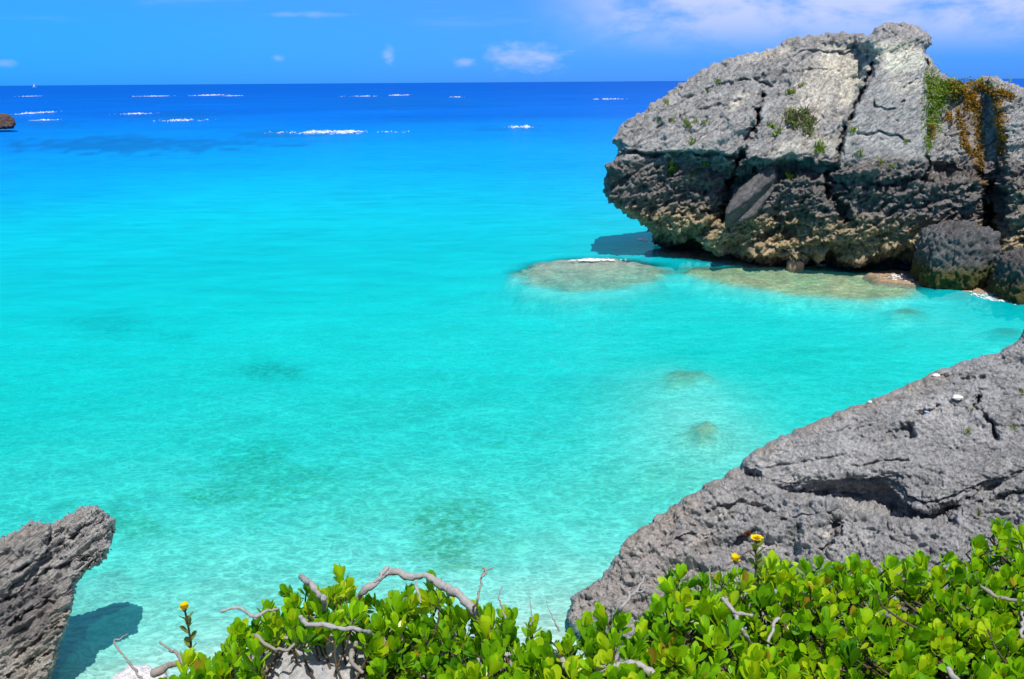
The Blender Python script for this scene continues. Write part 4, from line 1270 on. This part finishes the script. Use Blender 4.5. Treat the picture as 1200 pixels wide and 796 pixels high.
def build_shrubs():
    # candidate rosette places on an uneven canopy
    r = np.random.default_rng(5)
    pts = []
    for layer, (dz, gap, off) in enumerate([(0.0, 0.050, 18), (-0.075, 0.060, 24), (-0.16, 0.085, 30)]):
        got = []
        cu, cv = r.uniform(-60, 1800, 34000), r.uniform(580, 930, 34000)
        ok = (cv > vtop(cu) + off + 9 * layer) & ~((cu < 175) & (cv < 850))
        for g in GAPS:
            ok &= ~((polysd(cu, cv, g) < 9) & (cv < 835))
        cu, cv = cu[ok], cv[ok]
        cz = ZC - 0.03 + dz + r.normal(0, 0.022, len(cu)) + 0.05 * fbm(np.stack([cu / 70, cv / 50, cu * 0 + layer * 3.0], -1), 2, 400)
        cp = onz(cu, cv, cz)
        for u, v, p in zip(cu, cv, cp):
            if got and (((np.array(got)[:, :2] - p[:2]) ** 2).sum(1).min() < gap * gap):
                continue
            got.append(p)
            pts.append((u, v, p, layer))
    for idx, (label, ua, ub) in enumerate(SHRUBS):
        mine = [q for q in pts if ua <= q[0] < ub]
        if idx == 0:
            mine = [q for q in pts if ua <= q[0] < ub and not (q[0] > 276 and q[1] < 742)]
        if idx == 1:
            mine = [q for q in pts if (ua <= q[0] < ub) and not (q[0] < 314 and q[1] >= 742)]
        P = np.array([q[2] for q in mine])
        um = (max(ua, 180) + min(ub, 1220)) / 2
        base = np.array([P[:, 0].mean(), P[:, 1].mean() - 0.1, 3.98])
        root = empty('coastal_shrub', base)
        tag(root, label, 'bush', gr_sh)
        acc, br = Acc(), Acc()
        roots = [base + np.array([x, y, -0.03]) for x, y in zip(r.uniform(-.5, .5, 5) * np.ptp(P[:, 0]), r.uniform(-.45, .1, 5) * np.ptp(P[:, 1]))]
        for (u, v, p, layer) in mine:
            ax = np.array([r.normal(0, .30), r.normal(-.18, .30), 1.0])
            if v < vtop(u) + 45:
                ax[1] += 0.15
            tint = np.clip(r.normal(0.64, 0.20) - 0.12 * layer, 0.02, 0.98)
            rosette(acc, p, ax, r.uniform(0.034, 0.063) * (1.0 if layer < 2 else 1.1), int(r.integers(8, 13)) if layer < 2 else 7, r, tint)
            b = min(roots, key=lambda q: np.linalg.norm(q - p) + r.uniform(0, .3))
            mid = p * 0.55 + b * 0.45 + np.array([r.normal(0, .04), r.normal(0, .04), -0.04])
            axn = ax / np.linalg.norm(ax)
            path = spline([b, mid, p - axn * 0.09, p + axn * 0.005], 9)
            V, Fq = tube(path, np.linspace(0.0060, 0.0026, 9), 5)
            br.add(V, Fq)
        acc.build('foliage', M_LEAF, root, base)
        br.build('branches', M_STEM, root, base)
        # bare woody limbs seen among the leaves, given as they run across the canopy
        for (nm, ml, pl, r0, r1, zz) in LIMBS.get(idx, []):
            pp = [onz(q[0], q[1], q[2] if len(q) > 2 else zz) + np.array([0, 0, r.normal(0, .006)]) for q in pl]
            path = spline(pp, 9 * len(pp))
            path += 0.007 * np.stack([perlin(path * 30 + k * 7, 9 + k) for k in range(3)], -1)
            wv = 1 + 0.45 * perlin(path * 38, 3) + 0.25 * perlin(path * 90, 4)
            V, Fq = tube(path, np.linspace(r0, r1, len(path)) * wv, 10)
            V = V + 0.0018 * np.stack([perlin(V * 70 + k * 11, 50 + k) for k in range(3)], -1)
            mesh(nm, V, Fq, ml, root, True, None, base)


LIMBS = {
    0: [('dead_twig', M_WOOD, [(168, 800), (158, 785), (146, 768), (133, 752), (140, 750), (150, 744)], .0045, .0015, 4.30),
        ('dead_twig', M_WOOD, [(214, 775), (208, 765), (196, 756), (188, 752)], .006, .003, 4.28), ('dead_branch', M_WOOD, [(180, 792), (196, 782), (212, 775), (222, 768)], .012, .008, 4.26),
        ('dead_branch', M_WOOD, [(300, 800), (308, 785), (318, 772), (330, 764)], .013, .010, 4.22)],
    1: [('bleached_branch', M_BONE, [(410, 716, 4.25), (424, 694, 4.36), (438, 683), (452, 671), (463, 671), (480, 676), (500, 679), (516, 683), (530, 692), (542, 702), (556, 716, 4.36), (566, 738, 4.22)], .011, .014, 4.39),
        ('bleached_branch', M_BONE, [(452, 663), (447, 672), (440, 680)], .008, .006, 4.44),
        ('dead_branch', M_BONE, [(352, 678, 4.36), (366, 688), (374, 694), (380, 706), (378, 724, 4.30)], .010, .007, 4.42), ('dead_branch', M_BONE, [(352, 722), (358, 732), (380, 735), (400, 737), (424, 738), (440, 748, 4.28)], .008, .006, 4.39),
        
        ('dead_twig', M_BONE, [(300, 722), (285, 713), (272, 713), (260, 715)], .006, .004, 4.37),
        ('dead_twig', M_BONE, [(300, 724), (318, 716), (326, 710)], .005, .004, 4.38), ('dead_twig', M_WOOD, [(300, 748), (318, 760), (336, 764), (345, 758)], .006, .004, 4.33),
        ('dead_branch', M_WOOD, [(418, 750), (412, 762), (414, 775), (424, 785)], .008, .006, 4.30), ('dead_twig', M_BONE, [(487, 684), (491, 698), (494, 706)], .004, .002, 4.43)],
    2: [('dead_twig', M_WOOD, [(552, 730, 4.25), (558, 706), (563, 688), (565, 672), (578, 668)], .0045, .002, 4.42), ('dead_twig', M_WOOD, [(565, 676), (569, 669), (567, 666)], .005, .003, 4.43), ('dead_twig', M_WOOD, [(592, 725), (588, 712), (584, 700), (588, 688)], .003, .0015, 4.42),
        ('dead_twig', M_WOOD, [(622, 732), (622, 714), (620, 698)], .003, .001, 4.42), ('dead_twig', M_WOOD, [(655, 740), (648, 722), (641, 706)], .003, .001, 4.42), ('dead_branch', M_BONE, [(640, 760), (655, 772), (668, 790)], .010, .008, 4.30),
        ('dead_branch', M_BONE, [(560, 770), (590, 766), (620, 775)], .008, .006, 4.30)],
    3: [('dead_twig', M_BONE, [(716, 730, 4.28), (728, 712), (737, 703), (746, 692), (752, 682), (756, 672)], .007, .003, 4.42), ('dead_twig', M_BONE, [(746, 692), (752, 690), (758, 690)], .004, .002, 4.43),
        ('dead_branch', M_BONE, [(700, 786), (722, 780), (748, 783), (768, 790)], .012, .010, 4.33), ('dead_branch', M_BONE, [(842, 692, 4.28), (850, 700), (856, 712), (868, 735), (880, 752, 4.26)], .008, .007, 4.36),
        ('dead_twig', M_BONE, [(912, 728), (905, 740), (900, 752)], .006, .004, 4.38), ('dead_branch', M_BONE, [(846, 702), (860, 716), (880, 722)], .008, .005, 4.38), ('dead_twig', M_WOOD, [(833, 690), (831, 672), (830, 658)], .003, .001, 4.44)],
    4: [('dead_twig', M_WOOD, [(1024, 668), (1020, 656), (1018, 646)], .003, .001, 4.44), ('dead_twig', M_BONE, [(1110, 788), (1120, 795), (1130, 810)], .008, .006, 4.36), ('dead_branch', M_WOOD, [(1150, 690), (1175, 700), (1200, 706)], .006, .005, 4.36),
        ('dead_twig', M_BONE, [(1196, 745), (1199, 730), (1198, 715)], .005, .003, 4.40)],
}
build_shrubs()


# ------------------------------------------------------------------ yellow flowers
def flower(base_uv, head_uv, z0, z1, label, heads, seed):
    r = np.random.default_rng(seed)
    b = onz(*base_uv, z0)
    hd = onz(*head_uv, z1)
    hd = CAM + (hd - CAM) * 1.0
    root = empty('wildflower', b)
    tag(root, label, 'flower')
    path = spline([b, b * 0.5 + hd * 0.5 + np.array([.006, 0, .01]), hd], 10)
    V, Fq = tube(path, np.linspace(.0042, .003, 10), 6)
    mesh('stem', V, Fq, M_STEM, root, True, None, b)
    acc = Acc()
    for k in range(9):
        t = 0.35 + 0.6 * k / 9
        p = path[int(t * 9)]
        an = k * 2.4
        d = np.array([math.cos(an), math.sin(an), 1.3])
        leaves(acc, p, d, np.array([-math.cos(an), -math.sin(an), .5]), r.uniform(.03, .05), 0.55, .05, r.uniform(.2, .6))
    acc.build('leaf', M_DRYG, root, b)
    for (du, dv, dz, kind) in heads:
        c = onz(head_uv[0] + du, head_uv[1] + dv, z1 + dz)
        cone = Acc()
        n = 26 if kind != 'bud' else 14
        for k in range(n):                                     # disc: small florets packed on a dome
            f = math.sqrt((k + .5) / n)
            an = k * 2.399
            d = np.array([f * math.cos(an), f * math.sin(an), 1.1 - .8 * f])
            leaves(cone, c + np.array([f * math.cos(an), f * math.sin(an), -.35 * f * f]) * .008, d, np.array([-d[0], -d[1], 1.]), .009, .9, 0, .3)
        if kind == 'seed':
            cone.build('seed_head', M_SEED, root, b)
            continue
        cone.build('flower_disc', M_DISC, root, b)
        pet = Acc()
        n = 11 if kind == 'open' else 8
        for k in range(n):
            an = 2 * math.pi * k / n + r.uniform(-.1, .1)
            up = .25 if kind == 'open' else 1.8
            d = np.array([math.cos(an), math.sin(an), up])
            leaves(pet, c + np.array([math.cos(an), math.sin(an), -.2]) * .006, d, np.array([-math.cos(an) * up, -math.sin(an) * up, 1]), r.uniform(.015, .02), .75, 0, r.uniform(.3, .9))
        pet.build('petals', M_YEL, root, b)
        V, Fq = tube([c + (0, 0, -.016), c + (0, 0, -.008), c + (0, 0, -.001)], np.array([.003, .008, .007]), 8)
        mesh('calyx', V, Fq, M_DRYG, root, True, None, b)
        V, Fq = tube(spline([path[7], (path[8] + c) / 2, c + (0, 0, -.014)], 6), .0026, 5)
        mesh('stalk', V, Fq, M_STEM, root, True, None, b)


M_DRYG = leaf_mat('grey_green_leaf', (0.13, 0.19, 0.05), (0.24, 0.30, 0.07), 0.25, 0.6, 0.15)
M_SEED = leaf_mat('seed_head_brown', (0.11, 0.035, 0.01), (0.2, 0.07, 0.02), 0.1, 0.9, 0.05)
M_DISC = leaf_mat('flower_disc_orange', (0.74, 0.50, 0.0), (0.80, 0.58, 0.01), 0.1, 0.8, 0.05)
flower((226, 790), (216, 712), 4.15, 4.40, 'single yellow flower on a bare stalk standing over the water at the left', [(0, 0, 0, 'cup')], 3)
flower((884, 690), (884, 634), 4.30, 4.47, 'pair of yellow flowers with a brown seed head above the broad bush', [(3, -3, 0, 'open'), (-22, 22, 0, 'bud'), (-8, -8, .012, 'seed')], 4)

# a withered red leaf cluster in the gap and a small green sprig on the dead twig
acc = Acc()
c0 = onz(322, 772, 4.2)
for k in range(7):
    d = np.array([math.cos(k * 2.4), math.sin(k * 2.4), .6])
    leaves(acc, c0 + d * .008, d, np.array([0, 0, 1.]), .016, .8, .1, .5)
tag(acc.build('withered_leaf', M_RED, None, c0), 'tiny red withered leaves beside the pale rock in the gap', 'leaves')


# ------------------------------------------------------------------ tufts and creepers on the rocks
def tuft(P, n, size, nb, mat, seed, lean=0.0):
    r = np.random.default_rng(seed)
    acc = Acc()
    up = np.array([0, 0, 1.0]) * 0.8 + n * 0.5
    for k in range(nb):
        o = r.normal(0, 1, 3) * size * 0.24
        o -= n * (o @ n) * 0.85
        d = up + r.normal(0, .55, 3)
        leaves(acc, P + o - n * 0.01, d, n + r.normal(0, .3, 3), size * r.uniform(.3, .65), r.uniform(.14, .28), r.uniform(-.2, .3), r.uniform(0, 1))
    return acc


TUFTS = [(842, 98, .26, 'high on the left slope of the big rock'), (828, 107, .18, 'just below the highest tuft on the left slope of the big rock'), (782, 123, .22, 'near the upper left outline of the big rock'),
         (772, 143, .2, 'on the lower left shoulder of the big rock'), (790, 143, .26, 'second from the left in the row on the left shoulder'), (806, 149, .3, 'in the middle of the row on the left shoulder'),
         (815, 144, .22, 'upper one of the pair in the middle of the left shoulder'), (826, 145, .24, 'at the right end of the row on the left shoulder'), (811, 168, .28, 'just above the lip of the left overhang'),
         (787, 198, .52, 'brightest one, on the dark wall below the left lip'), (829, 194, .5, 'olive one right of the brightest on the dark wall'), (810, 211, .34, 'lowest one on the dark left wall'),
         (940, 100, .26, 'on the cream streak left of the smooth block'), (927, 111, .3, 'on the grey slope above the dry bush'), (903, 149, .3, 'left of the dry bush on the middle face'), (912, 157, .34, 'lower left of the dry bush'),
         (925, 208, .48, 'bright one in the dark recess right of the leaning wedge'), (1000, 155, .26, 'at the left edge of the smooth block'), (1008, 182, .24, 'lower left on the smooth block'), (1033, 190, .24, 'near the bottom edge of the smooth block'),
         (1044, 196, .24, 'lowest on the smooth block'), (962, 174, .34, 'at the lip above the dark recess'), (1062, 167, .18, 'under the crack on the smooth block')]
for k, (u, v, s, where) in enumerate(TUFTS):
    P, n = big.hit(u, v)
    o = tuft(P, n, s, 34 if s < .3 else 70, M_GRASS, 600 + k).build('plant_tuft', M_GRASS, None, P)
    tag(o, 'green tuft ' + where, 'plant', 'green tufts growing on the big rock')
P, n = big.hit(945, 146)
acc = Acc()
for k in range(16):
    q, nn = big.hit(945 + rng.normal(0, 9), 146 + rng.normal(0, 8))
    t_ = tuft(q, nn, .42, 40, M_DRY, 700 + k)
    for V, Fq, A in zip(t_.V, t_.F, t_.A):
        acc.add(V, Fq - Fq.min(), A)
tag(acc.build('dry_bush', M_DRY, None, P), 'straggly olive dry bush on the middle face of the big rock', 'bush')


def creeper():
    r = np.random.default_rng(77)
    g, o = Acc(), Acc()
    base, _ = big.hit(1110, 110)
    root = empty('trailing_plant', base)
    tag(root, 'green and rust orange plant trailing down the right shoulder of the big rock', 'plant')

    def spray(acc, u, v, su, sv, k, size=.085):
        for _ in range(3 * k):
            P, n = big.hit(u + r.normal(0, su), v + r.normal(0, sv))
            leaves(acc, P + n * r.uniform(0, .07), n * .5 + np.array([0, 0, .1]) + r.normal(0, .6, 3), n + r.normal(0, .3, 3), size * r.uniform(.5, 1.2), .5, .1, r.uniform(0, 1))
    for (u, v, su, sv, k) in [(1092, 100, 5, 10, 260), (1096, 118, 6, 8, 240), (1104, 106, 8, 7, 240), (1090, 135, 4, 10, 160), (1115, 106, 9, 5, 160), (1088, 168, 2.5, 5, 60), (1094, 140, 5, 10, 100), (1140, 100, 16, 3, 90)]:
        spray(g, u, v, su, sv, k)
    for pts, k, wd in [([(1112, 102), (1126, 108), (1140, 118), (1147, 140), (1148, 168), (1149, 205)], 330, 2.6), ([(1152, 100), (1166, 112), (1172, 130), (1175, 155), (1172, 182)], 330, 2.6),
                       ([(1124, 128), (1128, 150), (1132, 170), (1142, 182)], 190, 2.2), ([(1110, 112), (1130, 104), (1155, 100)], 260, 5.0), ([(1168, 106), (1178, 112), (1186, 114)], 110, 2.6), ([(1136, 110), (1142, 130)], 200, 4.5),
                       ([(1089, 145), (1090, 165)], 60, 2.0), ([(1113, 130), (1114, 142)], 50, 1.6)]:
        pp = spline([(a, b, 0) for a, b in pts], k)
        for q in pp:
            spray(o, q[0], q[1], wd, wd * .7, 1, .08)
    st = Acc()
    for pts in ([(1112, 102), (1126, 108), (1140, 118), (1147, 140), (1148, 168), (1149, 212)], [(1152, 100), (1166, 112), (1172, 130), (1175, 155), (1172, 190)], [(1124, 128), (1128, 150), (1132, 170), (1142, 186)], [(1089, 100), (1091, 140), (1090, 172)]):
        pp = np.array([big.hit(a, b)[0] + big.hit(a, b)[1] * .04 for a, b, _ in spline([(a, b, 0) for a, b in pts], 26)])
        V, Fq = tube(pp, .022, 5)
        st.add(V, Fq)
    st.build('stems', M_STEM, root, base)
    g.build('green_foliage', M_GRASS, root, base)
    o.build('rusty_foliage', M_RUST, root, base)


creeper()

for k, (u, v, s, lab) in enumerate([(1132, 508, .10, 'sparse green sprig in a pit in the middle of the grey slab'), (1186, 505, .09, 'sparse green sprig near the right edge of the slab'), (1198, 459, .11, 'reddish green sprig at the right edge high on the slab'),
                                    (1149, 602, .07, 'single green sprig just above the tall bush under the ledge'), (1138, 482, .06, 'tiny sprig in the crack near the top of the slab')]):
    P, n = slab.hit(u, v)
    tag(tuft(P, n, s, 26, M_GRASS, 800 + k).build('plant_sprig', M_GRASS, None, P), lab, 'plant', 'sprigs growing on the grey slab')


def pebble(u, v, s, mat, seed, name, label, cat, flat=0.5):
    P, n = slab.hit(u, v)
    k = 18
    a, b = np.meshgrid(np.linspace(0, 2 * np.pi, k, endpoint=False), np.linspace(0.05, np.pi - .05, k // 2 + 2))
    d = np.stack([np.cos(a) * np.sin(b), np.sin(a) * np.sin(b), np.cos(b)], -1)
    r = 1 + .35 * fbm(d * 1.6 + seed, 4, seed)
    V = (P + n * s * .25 + d * r[..., None] * np.array([s, s * .8, s * flat])).reshape(-1, 3)
    i = np.arange(V.shape[0]).reshape(a.shape)
    j = np.roll(i, -1, 1)
    Fq = np.stack([i[:-1], i[1:], j[1:], j[:-1]], -1).reshape(-1, 4).tolist() + [i[0].tolist(), i[-1][::-1].tolist()]
    tag(mesh(name, V, Fq, mat, None, True, None, P), label, cat)


pebble(1122, 467, .062, M_STONE, 3, 'pale_stone', 'white stone lying in a hollow high on the grey slab', 'stone')
pebble(1098, 440, .045, M_STONE, 4, 'pale_stone', 'small cream stone at the upper rim of the grey slab', 'stone')
pebble(1087, 484, .028, M_BLUE, 5, 'plastic_scrap', 'tiny pale blue scrap caught in a pit of the grey slab', 'litter', .3)
pebble(1020, 452 + 20, .03, M_STONE, 6, 'pale_stone', 'tiny pale stone on the middle of the slab rim', 'stone')
